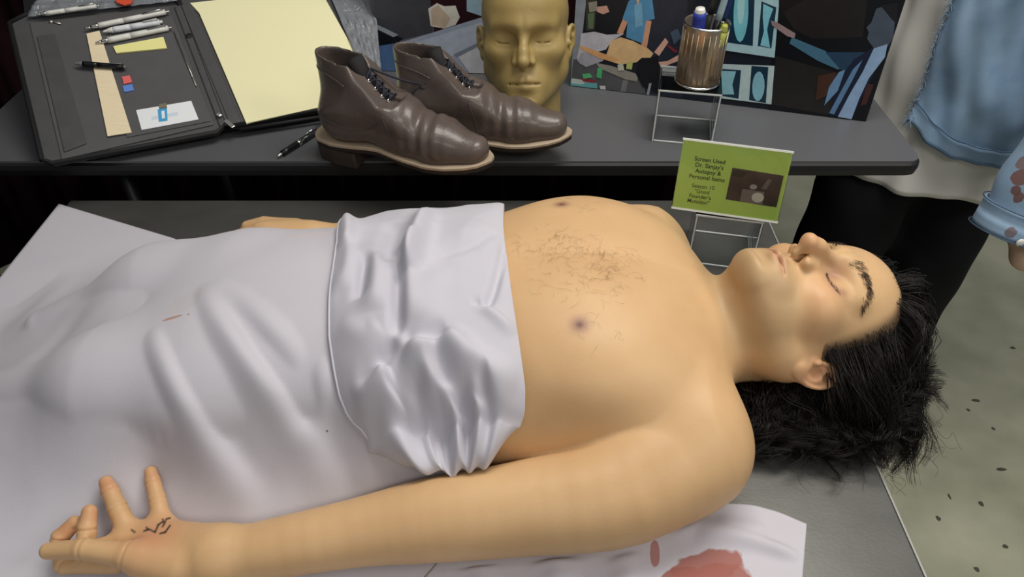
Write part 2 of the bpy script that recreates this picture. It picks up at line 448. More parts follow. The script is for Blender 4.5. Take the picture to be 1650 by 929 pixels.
def torso_sdf(P):
    A = P.copy(); A[:, 1] = np.abs(A[:, 1]-BY); A[:, 2] -= G
    d = ell(A, (.045, 0, .106), (.215, .176, .102))
    d = smin(d, cap(A, (.10, .118, .072), (-.12, .110, .070), .070, .064), .06)
    d = smin(d, ell(A, (-.17, 0, .094), (.20, .156, .088)), .06)
    d = smin(d, ell(A, (-.33, 0, .080), (.15, .165, .080)), .06)
    d = smin(d, cap(A, (-.36, .080, .074), (-.475, .082, .066), .074, .062), .04)
    d = smin(d, cap(A, (-.475, .080, .062), (-.640, .060, .028), .060, .024), .05)
    # pectoral, shoulder, trapezius, collar bone
    d = smin(d, ell(A, (.100, .080, .150), (.090, .090, .045)), .06)
    d = smin(d, cap(A, (.168, .02, .092), (.178, .160, .080), .064, .058), .06)
    d = smin(d, cap(A, (.190, .0, .088), (.190, .12, .082), .060, .050), .05)
    d = smin(d, cap(A, (.186, .022, .150), (.200, .125, .132), .0075, .0085), .030)
    return d
def densify(pts, rs, n=26):
    q = spline(np.column_stack([np.array(pts, float), rs]), n); return q[:, :3].astype(np.float32), q[:, 3]
ARMS = {True: densify(ARM_N, ARM_NR), False: densify(ARM_F, ARM_FR)}
def arm_sdf(P, near):
    pts, rs = ARMS[near]
    d = cap(P, pts[0], pts[1], rs[0], rs[1])
    for i in range(1, len(pts)-1): d = smin(d, cap(P, pts[i], pts[i+1], rs[i]-.0015, rs[i+1]-.0015), .006)
    p0 = (ARM_N if near else ARM_F)[0]; s = -1 if near else 1
    d = smin(d, ell(P, (p0[0]-.030, p0[1]+s*.008, p0[2]-.004), (.085, .060, .060)), .03)
    return d
PALM = px3((345, 896, .034), (258, 862, .022), (212, 876, .022), (262, 892, .024), (285, 912, .034), (205, 894, .030))
def hand_sdf(P):
    w = np.array(ARM_N[-1]); 
    d = cap(P, w, PALM[1], .024, .017)
    d = smin(d, cap(P, w, PALM[2], .024, .018), .02)
    d = smin(d, cap(P, w, PALM[3], .026, .022), .02)
    d = smin(d, cap(P, PALM[1], PALM[2], .015, .016), .016)
    d = smin(d, cap(P, PALM[4], at(232, 900, G+.044), .022, .018), .014)          # thenar
    t = None
    for k, (pts, rs) in HAND.items():
        c = chain(P, pts, rs)
        for i in (1, 2):
            c = smin(c, ell(P, pts[i], (rs[i]*1.03,)*3), .003)
            t_ = np.asarray(pts[i+1])-np.asarray(pts[i-1]); t_ = (t_/np.linalg.norm(t_)).astype(np.float32)
            q = P-np.asarray(pts[i], np.float32); s_ = q@t_; c = c+.0011*np.exp(-(s_/.0016)**2)*(np.abs(s_) < .006)*((q*q).sum(1) < .0006)
        d = smin(d, c, .010 if k != 'thumb' else .012) if t is None else d
        t = None
    return d
def fhand_sdf(P):
    d = None; yb = .938; zb = G-.001
    for j, oy in enumerate((-.033, -.011, .011, .033)):
        L = (.9, 1.05, 1.0, .8)[j]
        c = chain(P, [(-.345, yb+oy*.6, zb+.046), (-.398, yb+oy, zb+.050-.003*abs(j-1.5)), (-.398-.036*L, yb+oy*1.05, zb+.038), (-.398-.05*L, yb+oy*1.05, zb+.022)], [.014, .0115, .0095, .008])
        d = c if d is None else smin(d, c, .006)
    d = smin(d, cap(P, (-.318, yb, zb+.045), (-.380, yb, zb+.040), .023, .022), .02)
    d = smin(d, chain(P, [(-.33, yb-.025, zb+.036), (-.375, yb-.045, zb+.030), (-.41, yb-.048, zb+.022)], [.015, .011, .009]), .012)
    return d
def neck_sdf(P):
    a = h2w((0, -.018, -.030)); b = v3(.190, .678, G+.080)
    d = cap(P, a, b, .059, .058)
    d = smin(d, cap(P, h2w((0, -.004, -.080)), v3(.185, .680, G+.088), .034, .038), .03)
    for s in (1, -1):                                                        # neck muscles to the breastbone
        d = smin(d, cap(P, h2w((s*.058, -.018, -.030)), v3(.184, BY-s*.020, G+.126), .013, .009), .022)
    return d
def body_sdf(P):
    P = P.astype(np.float32)
    d = torso_sdf(P)
    x = P[:, 0]; y = P[:, 1]
    big = np.full(len(P), .5, np.float32)
    def part(mask, f):
        r = big.copy()
        if mask.any(): r[mask] = f(P[mask])
        return r
    ka = .004+.043*np.clip((x-.140)/.07, 0, 1)**1.5
    d = smin(d, part(y < .66, lambda q: arm_sdf(q, True)), ka)
    d = smin(d, part(y > .76, lambda q: arm_sdf(q, False)), ka)
    d = smin(d, part((y < .56) & (x < -.22), hand_sdf), .018)
    d = smin(d, part((y > .84) & (x < -.24), fhand_sdf), .018)
    d = smin(d, part(x > .10, neck_sdf), .035)
    hd = part(x > .14, lambda q: head_sdf(w2h(q))*HS)
    d = smin(d, hd, .022)
    fl = (G+.0015)-P[:, 2]                                                     # flattened where it rests
    return smax(d, fl, .012)
BV, BQ = mesh_sdf(body_sdf, (-.72, .34, G-.01), (.50, 1.02, G+.29), .0026)
fc = BV[BQ].mean(1)
loc = w2h(fc)
selF = ((loc[:, 1] > -.03) & (fc[:, 0] > .20) & (loc[:, 2] < .11) & (loc[:, 2] > -.13)) | ((fc[:, 1] < .52) & (fc[:, 0] < -.29))
BV, BF = refine(BV, BQ, selF, 1)
BV = project_sdf(body_sdf, BV, 2)
# skin: base colour with pigment regions (lips, nipples, beard shadow, eyelids, ink)
m_skin = bpy.data.materials.new('skin'); m_skin.use_nodes = True
nt = m_skin.node_tree; b = nt.nodes['Principled BSDF']
ca = nn(nt, 'ShaderNodeVertexColor'); ca.layer_name = 'pigment'
tc = nn(nt, 'ShaderNodeTexCoord')
n1 = nn(nt, 'ShaderNodeTexNoise'); n1.inputs['Scale'].default_value = 14; n1.inputs['Detail'].default_value = 5
n2 = nn(nt, 'ShaderNodeTexNoise'); n2.inputs['Scale'].default_value = 320; n2.inputs['Detail'].default_value = 3
mx = nn(nt, 'ShaderNodeMix', data_type='RGBA', blend_type='MULTIPLY'); mx.inputs[0].default_value = 1.0
rp = nn(nt, 'ShaderNodeValToRGB'); rp.color_ramp.elements[0].color = (.90, .87, .84, 1); rp.color_ramp.elements[1].color = (1.0, 1.0, 1.0, 1)
rp.color_ramp.elements[0].position = .3; rp.color_ramp.elements[1].position = .7
bp = nn(nt, 'ShaderNodeBump'); bp.inputs['Strength'].default_value = .12; bp.inputs['Distance'].default_value = .001
for s, d in ((tc.outputs['Object'], n1.inputs['Vector']), (tc.outputs['Object'], n2.inputs['Vector']), (n1.outputs['Fac'], rp.inputs['Fac']),
             (ca.outputs['Color'], mx.inputs[6]), (rp.outputs['Color'], mx.inputs[7]), (mx.outputs[2], b.inputs['Base Color']),
             (n2.outputs['Fac'], bp.inputs['Height']), (bp.outputs['Normal'], b.inputs['Normal'])):
    nt.links.new(s, d)
b.inputs['Roughness'].default_value = .46; b.inputs['Specular IOR Level'].default_value = .35
b.inputs['Subsurface Weight'].default_value = .10; b.inputs['Subsurface Scale'].default_value = .006; b.inputs['Subsurface Radius'].default_value = (1, .4, .2)
person = empty('person', (-.05, BY, G), 'shirtless figure lying on its back, eyes closed, palm up, hips under a sheet', 'person')
body = obj('body', BV, BF, m_skin, person, True)
def sst(e0, e1, x):
    t = np.clip((x-e0)/(e1-e0), 0, 1); return t*t*(3-2*t)
def pigment(V):
    L = w2h(V.astype(np.float32)); ax = np.abs(L[:, 0])
    base = np.array(srgb(218, 180, 134)[:3])
    C = np.tile(base, (len(V), 1))
    def mixc(w, col): C[:] = C*(1-w[:, None])+np.array(srgb(*col)[:3])*w[:, None]
    def blob(c, r, s=1.0): return s*np.exp(-(((L-np.asarray(c))/np.asarray(r))**2).sum(1))
    def blobs(c, r, s=1.0):
        q = L.copy(); q[:, 0] = ax; return s*np.exp(-(((q-np.asarray(c))/np.asarray(r))**2).sum(1))
    inhead = sst(.18, .25, V[:, 0])
    # beard shadow
    beard = sst(-.03, -.055, L[:, 2])*sst(-.012, .02, L[:, 1])*sst(-.145, -.12, L[:, 2])*inhead
    beard *= 1-sst(.9, 1, np.exp(-((ax/.02)**2+((L[:, 2]+.058)/.008)**2)))
    mixc(.34*beard, (152, 136, 104))
    mixc(blobs((0, .095, -.040), (.024, .02, .007), .22)*inhead, (160, 140, 108))
    mixc(blobs((.043, .06, -.014), (.022, .03, .018), .45)*inhead, (226, 160, 122))
    mixc(blobs((0, .115, -.018), (.016, .02, .016), .4)*inhead, (226, 160, 122))
    # lips
    lip = np.exp(-((ax/.027)**4+((L[:, 2]+.0575)/.0095)**4))*(L[:, 1] > .07)
    mixc(.42*lip*inhead, (200, 138, 116))
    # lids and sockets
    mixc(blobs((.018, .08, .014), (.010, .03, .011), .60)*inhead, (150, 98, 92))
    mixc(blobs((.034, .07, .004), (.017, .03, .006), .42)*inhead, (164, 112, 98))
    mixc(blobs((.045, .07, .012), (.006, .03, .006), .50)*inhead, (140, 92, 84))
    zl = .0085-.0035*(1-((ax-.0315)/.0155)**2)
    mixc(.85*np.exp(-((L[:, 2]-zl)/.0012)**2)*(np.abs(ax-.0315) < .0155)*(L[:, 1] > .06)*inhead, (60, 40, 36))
    # nostrils painted dark for the shade inside them; reddened ear
    mixc(blobs((.0098, .101, -.0320), (.004, .007, .004), .9)*inhead, (70, 38, 30))
    mixc(blobs((.078, -.012, -.004), (.02, .022, .034), .45)*inhead, (206, 130, 104))
    # shaved scalp tone below the hair
    mixc(.8*sst(.0, .02, .03+.45*L[:, 2]-L[:, 1])*(L[:, 2] > .0)*(ax < .0735)*inhead, (50, 42, 36))
    # nipples
    for (px, py, z) in ((934, 521, .205), (905, 327, .205)):
        c = at(px, py, G+z); r = np.linalg.norm((V-c)*np.array([1, 1, .5]), axis=1)
        mixc(.62*np.exp(-(r/.0115)**3)*(V[:, 2] > G+.12), (150, 104, 100)); mixc(.85*np.exp(-(r/.0045)**2)*(V[:, 2] > G+.12), (88, 44, 44))
    # reddened palm and fingertips
    for (px, py, z, r, s) in ((255, 868, .045, .034, .45), (240, 880, .05, .02, .3), (172, 782, .055, .014, .55), (143, 828, .06, .012, .5), (110, 850, .05, .014, .5), (244, 768, .05, .012, .45)):
        c = at(px, py, G+z); d = np.linalg.norm(V-c, axis=1); mixc(s*np.exp(-(d/r)**2), (214, 140, 106))
    # ink on the palm: strokes drawn as short segments
    segs = [((212, 853), (217, 857)), ((232, 855), (240, 852)), ((240, 852), (250, 857)), ((250, 857), (255, 845)), ((255, 845), (262, 840)), ((262, 836), (265, 843)), ((268, 836), (262, 848)), ((270, 835), (274, 834)), ((274, 846), (266, 857)), ((266, 857), (258, 859)), ((238, 853), (236, 849))]
    pp = proj(V); near = (V[:, 1] < .5) & (V[:, 0] < -.3) & (V[:, 2] > G+.028)
    for (a, c) in segs:
        a = np.array(a, float); c = np.array(c, float); ba = c-a; h = np.clip(((pp-a)@ba)/(ba@ba), 0, 1)
        d = np.linalg.norm(pp-a-h[:, None]*ba, axis=1); mixc(.92*np.exp(-(d/1.7)**4)*near, (34, 34, 34))
    return C
def set_pigment(o, V, fn):
    C = fn(V); at_ = o.data.color_attributes.new('pigment', 'FLOAT_COLOR', 'POINT')
    at_.data.foreach_set('color', np.hstack([C, np.ones((len(C), 1))]).astype(np.float32).ravel())
set_pigment(body, BV, pigment)
bt = BVHTree.FromPolygons([tuple(v) for v in BV.tolist()], BF)
CAMV = Vector((0, 0, CAMH))
def hit(px, py, tree, off=0.0):
    r = tree.ray_cast(CAMV, ray(px, py).normalized())
    if r[0] is None: return None
    return r[0]+r[1]*off
# ------------------------------------------------------------------ hair, brows, lashes, chest hair
rng = np.random.default_rng(11)
def strands(paths, r0, r1, n=3):
    "paths: (k, m, 3) array -> vertices and quads of thin tapered tubes"
    P = np.asarray(paths, float); k, m, _ = P.shape
    d = np.gradient(P, axis=1); d /= np.linalg.norm(d, axis=2, keepdims=True)+1e-12
    ref = np.where(np.abs(d[..., 2:3]) > .9, np.array([1., 0, 0]), np.array([0, 0, 1.]))
    u = np.cross(d, ref); u /= np.linalg.norm(u, axis=2, keepdims=True)+1e-12; w = np.cross(d, u)
    tl = np.linspace(0, 1, m); r = ((1-tl)*np.minimum(1, .3+tl/.12))[None, :, None]*(np.asarray(r0).reshape(-1, 1, 1)-r1)+r1
    V = np.stack([P+r*(u*math.cos(2*math.pi*j/n)+w*math.sin(2*math.pi*j/n)) for j in range(n)], 2).reshape(-1, 3)
    i, s, j = np.meshgrid(np.arange(k), np.arange(m-1), np.arange(n), indexing='ij')
    b = (i*m+s)*n; q = np.stack([b+j, b+(j+1) % n, b+n+(j+1) % n, b+n+j], -1).reshape(-1, 4)
    return V, q
CR_C = np.array([0, -.014, .042]); CR_R = np.array([.0745, .096, .086])
def scalp_region(L): # > 0 inside the hair region (head-local)
    y, z = L[:, 1], L[:, 2]
    return np.where(z > .012, .022+.50*z+.012*np.cos(np.clip(np.abs(L[:, 0])/.075, 0, 1)*3.0)-y, .028+1.9*(z-.012)-y)
def hair_sdf(P):
    L = w2h(P.astype(np.float32))
    d = ell(L, CR_C+np.array([0, -.004, .004]), CR_R+np.array([.004, .010, .016]))*HS
    d = smax(d, -scalp_region(L)*.8*HS, .010)
    m = ell(P, (.385, .600, G+.032), (.070, .026, .016)); m = smin(m, ell(P, (.452, .640, G+.050), (.045, .050, .036)), .03)
    m = smin(m, ell(P, (.330, .590, G+.024), (.030, .022, .014)), .03)
    m = smin(m, ell(P, (.475, .585, G-.004), (.016, .022, .026)), .03)
    m = smax(m, -np.where(P[:, 0] < GX1+.004, P[:, 2]-(G+.002), 1.0), .004)
    d = smin(d, m, .012)
    return d
HV, HQ = mesh_sdf(hair_sdf, (.24, .50, G-.08), (.57, .80, G+.20), .0045)
# locks
def cr_surface(D, infl=0.0): # direction in local -> point on the (inflated) cranium
    r = CR_R+infl; t = 1/np.sqrt(((D/r)**2).sum(-1, keepdims=True)); return CR_C+D*t
locks = []; NS = 21
tries = 0
while len(locks) < 520 and tries < 20000:
    tries += 1
    D = rng.normal(size=3); D /= np.linalg.norm(D)
    p = cr_surface(D[None])[0]
    if scalp_region(p[None])[0] < .0: continue
    if abs(p[0]) > .055 and -.035 < p[1] and p[2] < .010: continue   # keep the ear free
    if D[0] > .55: continue                      # far side of the head is never near the viewer
    if D[0] > 0 and rng.uniform() < .55: continue
    root = h2w(p)
    if root[2] < G+.01: continue
    # flow over the scalp: back and down on the near side
    near = -D[0]
    tgt_dir = np.array([-.75*max(near, .1)+.25*rng.normal()*.6, -.55, .55*rng.uniform(-.1, 1)])
    D2 = D*.55+tgt_dir*.45; D2 /= np.linalg.norm(D2)
    D3 = D*.15+tgt_dir*.85; D3 /= np.linalg.norm(D3)
    p1 = h2w(cr_surface(D2[None], .020+.016*rng.uniform())[0]); p2 = h2w(cr_surface(D3[None], .030+.030*rng.uniform())[0])
    f = np.clip((root[0]-.33)/.14+rng.normal()*.22, 0, 1)
    ex = .290+.215*f+rng.normal()*.012; ey = .568+.016*rng.normal()+.05*max(0, f-.6)+(.03 if near < .2 else 0)
    ez = G+.012+abs(rng.normal())*.012
    if ex > GX1+.006: ez = G-.015-.05*rng.uniform(0, 1)
    if rng.uniform() < .38 and f > .45: ex = .515+rng.normal()*.008; ey = .60+.10*rng.uniform(); ez = G+.02+.06*rng.uniform()
    end = np.array([ex, ey, ez]); mid = .5*p2+.5*end; mid[2] = max(mid[2], G+.03)+.012
    locks.append(spline([root, p1, p2, mid, end], NS))
for k in range(150):                                  # locks lying on the steel beside the head
    f = rng.uniform(); a = at(1215+240*f+rng.normal()*12, 612+30*rng.uniform(), G+.050+.02*rng.uniform()); c = at(1205+230*f+rng.normal()*25, 712+rng.normal()*16, G+.014)
    m_ = .5*(a+c)+np.array([rng.normal()*.012, 0, .012]); a0_ = a+np.array([.012, .03, .0]); locks.append(spline([a0_, a, m_, .25*m_+.75*c+np.array([rng.normal()*.01, 0, .004]), c], NS))
locks = np.array(locks); locks[..., 2] = np.where(locks[..., 0] < GX1+.004, np.maximum(locks[..., 2], G+.006), locks[..., 2])
allp = []; rad = []
t = np.linspace(0, 1, NS)
for lk in locks:
    d = np.gradient(lk, axis=0); d /= np.linalg.norm(d, axis=1, keepdims=True)+1e-9
    u = np.cross(d, [0.2, .3, 1.]); u /= np.linalg.norm(u, axis=1, keepdims=True)+1e-9; w = np.cross(d, u)
    ph = rng.uniform(0, 6.28); om = rng.uniform(10, 21); A = (.0010+.0135*np.clip((t-.25)/.5, 0, 1))[:, None]*rng.uniform(.5, 1.15)
    base = lk+A*(u*np.cos(om*t+ph)[:, None]+.7*w*np.sin(om*t+ph)[:, None])
    for s in range(17):
        o = rng.normal(size=2)*.0046; cl = (1-.55*t**2)[:, None]
        fr = rng.normal(size=2)*.0012
        q = base+cl*(u*o[0]+w*o[1])+(t**3)[:, None]*(u*fr[0]+w*fr[1])*2
        q[:, 2] = np.where(q[:, 0] < GX1+.004, np.maximum(q[:, 2], G+.003), q[:, 2])
        q = q+(base[0]-lk[0]*0-base[0])*0+((1-t)**6)[:, None]*(u[0]*rng.normal()*.004+w[0]*rng.normal()*.004); allp.append(q); rad.append(rng.uniform(.00028, .00062))
# loose wisps at the ends and edge
for k in range(60):
    px, py = [(1340+rng.normal()*30, 735), (1490+rng.normal()*12, 690), (1440, 735), (1240+rng.normal()*20, 715)][k % 4]
    a = at(px, py, G+.012); dirn = rng.normal(size=3)*np.array([1, .7, .15])+np.array([.25, -.55, 0]); dirn /= np.linalg.norm(dirn)
    L_ = rng.uniform(.02, .05); tt = np.linspace(0, 1, NS)[:, None]
    q = a+dirn*L_*tt+np.array([0, 0, 1])*.004*np.sin(tt*9+k)+np.cross(dirn, [0, 0, 1])*.006*np.sin(tt*rng.uniform(7, 16)+k)*(.4+tt)
    q[:, 2] = np.where(q[:, 0] < GX1+.004, np.maximum(q[:, 2], G+.003), q[:, 2]-.02*tt[:, 0]); allp.append(q); rad.append(.0003)
SV, SQ = strands(np.array(allp), rad, .00014)
m_hair = mat('dark_hair', srgb(25, 20, 18), rough=.36, spec=.45, noise=.35, nscale=60)
hair = obj('hair', np.vstack([HV, SV]), np.vstack([HQ, SQ+len(HV)]), m_hair, person, True)
hair['kind'] = 'stuff'
hair['label'] = 'long dark wavy hair spread over the end of the gurney'
def onskin(p, off=.0004):
    r = bt.find_nearest(Vector(p)); return np.array(r[0]+r[1]*off), np.array(r[1])
# eyebrows
for s in (1, -1):
    ps = []
    for k in range(180):
        t = rng.uniform(); y = .090-.030*t**1.6; x = (.011+.042*t); z = .0345+.0065*math.sin(min(1, t*1.25)*2.2)-.006*max(0, t-.7)/.3
        z += rng.normal()*.0026*(1-.55*t)
        c, nrm = onskin(h2w((s*x, y, z)))
        dl = np.array([s*(.35+.65*t), -.2-.5*t, .75-.85*t])+rng.normal(size=3)*.22
        dw = HR@dl; dw -= nrm*(dw@nrm); dw /= np.linalg.norm(dw); L_ = rng.uniform(.005, .0095)
        tt = np.linspace(0, 1, 5)[:, None]; ps.append(c+dw*L_*tt+nrm*.0016*np.sin(tt*2.2))
    V, q = strands(np.array(ps), .00028, .00010); obj('eyebrow', V, q, mat('brow_hair', srgb(52, 40, 32), rough=.5), person, True)['kind'] = 'stuff'
    ps = []
    for k in range(46):
        x = .0315+rng.uniform(-.0140, .0145); zl = .0085-.0035*(1-((x-.0315)/.0155)**2)
        c, nrm = onskin(h2w((s*x, .080, zl))); dw = HR@np.array([s*(x-.0315)*22+rng.normal()*.1, .75, -.65]); dw /= np.linalg.norm(dw)
        tt = np.linspace(0, 1, 5)[:, None]; ps.append(c+dw*rng.uniform(.003, .006)*tt+(HR@np.array([0, 0, .001]))*tt**2)
    V, q = strands(np.array(ps), .00022, .00008); obj('eyelashes', V, q, m_hair, person, True)['kind'] = 'stuff'
# chest hair
ps = []
spots = [((925, 396), (60, 24), 75), ((985, 425), (44, 22), 75), ((875, 402), (44, 14), 36), ((960, 455), (45, 30), 34), ((925, 332), (26, 10), 14), ((955, 530), (40, 44), 12), ((900, 445), (45, 45), 24)]
for (c0, rr, n) in spots:
    for k in range(n):
        px = c0[0]+rng.normal()*rr[0]*.6; py = c0[1]+rng.normal()*rr[1]*.6+(.20*(px-c0[0]))
        r = bt.ray_cast(CAMV, ray(px, py).normalized())
        if r[0] is None or px < 815: continue
        nrm = np.array(r[1]); c = np.array(r[0])
        dw = np.array([rng.normal()*.8-.2, -.3+rng.normal()*.8, 0]); dw -= nrm*(dw@nrm); dw /= np.linalg.norm(dw)+1e-9
        sd = np.cross(nrm, dw); L_ = rng.uniform(.007, .018); tt = np.linspace(0, 1, 7)[:, None]
        ps.append(c+dw*L_*tt+sd*.003*rng.normal()*np.sin(tt*3)+nrm*(.0005+.0018*np.sin(tt*2.6)))
V, q = strands(np.array(ps), .00010, .00005); obj('chest_hair', V, q, mat('chest_hair', srgb(120, 98, 72), rough=.5), person, True)['kind'] = 'stuff'
# ------------------------------------------------------------------ sheet over the hips
def add_spots(m, spots):
    "stains with a ragged outline: (centre, (rx, ry), angle, colour, strength)"
    nt = m.node_tree; L = nt.links.new; b = nt.nodes['Principled BSDF']
    tc = nn(nt, 'ShaderNodeTexCoord'); nz = nn(nt, 'ShaderNodeTexNoise'); nz.inputs['Scale'].default_value = 90; nz.inputs['Detail'].default_value = 4
    L(tc.outputs['Object'], nz.inputs['Vector'])
    src = b.inputs['Base Color'].links[0].from_socket if b.inputs['Base Color'].links else None
    if src is None:
        rgb = nn(nt, 'ShaderNodeRGB'); rgb.outputs[0].default_value = b.inputs['Base Color'].default_value; src = rgb.outputs[0]
    for (c, r, ang, col, st) in spots:
        sb = nn(nt, 'ShaderNodeVectorMath', operation='SUBTRACT'); sb.inputs[1].default_value = tuple(c); L(tc.outputs['Object'], sb.inputs[0])
        ro = nn(nt, 'ShaderNodeVectorRotate', rotation_type='Z_AXIS'); ro.inputs['Angle'].default_value = -ang; L(sb.outputs[0], ro.inputs['Vector'])
        sc = nn(nt, 'ShaderNodeVectorMath', operation='MULTIPLY'); sc.inputs[1].default_value = (1/r[0], 1/r[1], 1/max(r)); L(ro.outputs[0], sc.inputs[0])
        ln = nn(nt, 'ShaderNodeVectorMath', operation='LENGTH'); L(sc.outputs[0], ln.inputs[0])
        ad = nn(nt, 'ShaderNodeMath', operation='MULTIPLY_ADD'); ad.inputs[1].default_value = .5; L(nz.outputs['Fac'], ad.inputs[0]); L(ln.outputs['Value'], ad.inputs[2])
        mr = nn(nt, 'ShaderNodeMapRange'); mr.inputs['From Min'].default_value = 1.30; mr.inputs['From Max'].default_value = 1.18
        mr.inputs['To Min'].default_value = 0; mr.inputs['To Max'].default_value = st; L(ad.outputs[0], mr.inputs['Value'])
        mx = nn(nt, 'ShaderNodeMix', data_type='RGBA'); L(mr.outputs[0], mx.inputs[0]); L(src, mx.inputs[6]); mx.inputs[7].default_value = col; src = mx.outputs[2]
    L(src, b.inputs['Base Color'])
def cloth_mat(name, col):
    return mat(name, col, rough=.88, spec=.25, noise=.02, nscale=12, bump=.10, bscale=900, sheen=.15)
m_sheet = cloth_mat('lilac_cotton', srgb(200, 197, 206))
SH = .004
sx = np.arange(-.796, .0501, SH); CUT = int((-.026+.796)/SH); sy = np.arange(.288, 1.098, SH); NX, NY = len(sx), len(sy)
GXg, GYg = np.meshgrid(sx, sy, indexing='ij')
top = np.full(GXg.shape, 0.0)
lowr = np.full(GXg.shape, 9.0)
flat = np.column_stack([GXg.ravel(), GYg.ravel()])
zl = np.arange(.004, .232, .012); prev = None
m1 = np.hypot(1, 0)*((flat[:, 1] > .47) & (flat[:, 1] < .90)) > 0
for z in zl:
    P = np.column_stack([flat[m1], np.full(m1.sum(), G+z)]).astype(np.float32)
    cur = torso_sdf(P)-.004
    if prev is not None:
        x_ = (prev < 0) & (cur >= 0); tz = z-.012+.012*(-prev)/(cur-prev+1e-9); tt_ = top.ravel()[m1]; tt_[x_] = np.maximum(tt_[x_], tz[x_]); tf = top.ravel(); tf[m1] = tt_; top = tf.reshape(GXg.shape)
    prev = cur
for _ in range(1):
    tp = np.pad(top, 1, mode='edge'); top = np.maximum.reduce([tp[1:-1, 1:-1], tp[2:, 1:-1], tp[:-2, 1:-1], tp[1:-1, 2:], tp[1:-1, :-2]])
m2 = (flat[:, 1] < .54)
for z in np.arange(0, .07, .008):
    P = np.column_stack([flat[m2], np.full(m2.sum(), G+z)]).astype(np.float32)
    a = np.zeros(len(flat), bool); a[m2] = np.minimum(arm_sdf(P, True), np.where(P[:, 0] < -.22, hand_sdf(P), 1.0)) < .003
    a = a.reshape(GXg.shape); lowr = np.where(a & (lowr > 1), z-.003, lowr)
lowr = np.maximum(lowr, .0025)
Z = np.maximum(top, .003)
for it in range(900):
    A = Z.copy()
    A[1:-1, 1:-1] = .25*(Z[2:, 1:-1]+Z[:-2, 1:-1]+Z[1:-1, 2:]+Z[1:-1, :-2])-np.where(GXg[1:-1, 1:-1] < -.40, 1.3e-5, 3.2e-5)
    A[0] = .003; A[-1] = A[-2]; A[:, 0] = .003; A[:, -1] = .003; A[:, GYg[0] > .90] = np.minimum(A[:, GYg[0] > .90], .02)
    Z = np.maximum(A, np.maximum(top, .003)); Z = np.minimum(Z, lowr)
def blur(Z, n):
    for _ in range(n):
        B = np.pad(Z, 1, mode='edge'); Z = (B[1:-1, 1:-1]*2+B[2:, 1:-1]+B[:-2, 1:-1]+B[1:-1, 2:]+B[1:-1, :-2])/6
    return Z
Z = blur(Z, 3)
Z0 = Z.copy()
def grid_faces(nx, ny):
    i, j = np.meshgrid(np.arange(nx-1), np.arange(ny-1), indexing='ij'); b = i*ny+j
    return np.stack([b, b+ny, b+ny+1, b+1], -1).reshape(-1, 4)
def grid_tree(X, Y, Z):
    V = np.column_stack([X.ravel(), Y.ravel(), Z.ravel()+G]); return BVHTree.FromPolygons([tuple(v) for v in V.tolist()], grid_faces(*X.shape).tolist())
st = grid_tree(GXg, GYg, Z0)
def ridge(X, Y, tree, pts, amp, w, w2=None, fade=.25):
    "a fold running along a line; amp > 0 raises, amp < 0 sinks"
    q = []
    for (px, py) in pts:
        h_ = tree.ray_cast(CAMV, ray(px, py).normalized())[0]
        q.append(np.array(h_) if h_ is not None else at(px, py, G+.1))
    q = spline(np.array(q)[:, :2], 24); best = np.full(X.shape, 9.0); tb = np.zeros(X.shape)
    L_ = len(q)-1
    for i in range(L_):
        a, b_ = q[i], q[i+1]; ba = b_-a; h_ = np.clip(((X-a[0])*ba[0]+(Y-a[1])*ba[1])/(ba@ba+1e-12), 0, 1)
        d = np.hypot(X-a[0]-h_*ba[0], Y-a[1]-h_*ba[1]); m = d < best; best = np.where(m, d, best); tb = np.where(m, (i+h_)/L_, tb)
    ww = w+(w2-w)*tb if w2 else w
    env = np.clip(tb/fade, 0, 1)*np.clip((1-tb)/fade, 0, 1); env = env*(2-env)
    return amp*env*np.exp(-(best/ww)**2)
def crumple(X, Y, seed, n=14, f0=18, f1=90):
    r = np.random.default_rng(seed); o = np.zeros(X.shape)
    for k in range(n):
        f = f0*(f1/f0)**(k/(n-1)); a = r.uniform(0, math.pi); ph = r.uniform(0, 6.28); wv = X*math.cos(a)*f+Y*math.sin(a)*f+ph+1.2*np.sin(X*f*.31+Y*f*.27+k)
        o += (1-2*np.abs(np.sin(wv*.5))**.8)*(f0/f)**.9
    return o/2.2
for (pts, amp, w, w2) in [
    ([(240, 520), (285, 630), (345, 730), (415, 805)], .022, .011, .017),
    ([(275, 520), (325, 630), (390, 730), (460, 800)], -.016, .009, .014),
    ([(318, 470), (400, 585), (480, 690), (560, 790)], .026, .011, .018),
    ([(350, 470), (435, 585), (515, 690), (590, 780)], -.018, .009, .014),
    ([(340, 455), (420, 520), (480, 590), (505, 680)], .012, .012, .016),
    ([(205, 560), (225, 640), (270, 730), (320, 790)], -.010, .010, .016),
    ([(520, 560), (518, 640), (505, 740)], .012, .010, .012),
    ([(500, 560), (495, 640), (480, 720)], -.008, .010, .012),
    ([(120, 440), (60, 500), (0, 560)], .006, .014, .02),
    ([(150, 470), (80, 560), (10, 660)], -.005, .014, .02),
    ([(100, 430), (40, 470), (0, 500)], -.005, .010, .016),
    ([(170, 545), (195, 610), (205, 680)], -.004, .010, .014),
    ([(420, 420), (480, 400), (530, 395)], -.004, .012, .012),
    ([(440, 465), (480, 440), (530, 430)], .004, .014, .014),
    ([(300, 480), (330, 470), (370, 500)], .005, .016, .016),
    ([(560, 740), (600, 770), (690, 765)], .006, .008, .008)]:
    Z = Z+ridge(GXg, GYg, st, pts, amp*.9, w*1.25, w2*1.25, fade=.55)
nzz = np.sin(GXg*31+2*np.sin(GYg*17))*np.sin(GYg*27+GXg*9); Z = Z+(.0014*nzz+.0016*crumple(GXg, GYg, 3))*np.clip(Z/.05, 0, 1)
Z = blur(Z, 2); Z = np.clip(Z, np.maximum(top+.001, .0025), np.maximum(lowr, .0025))
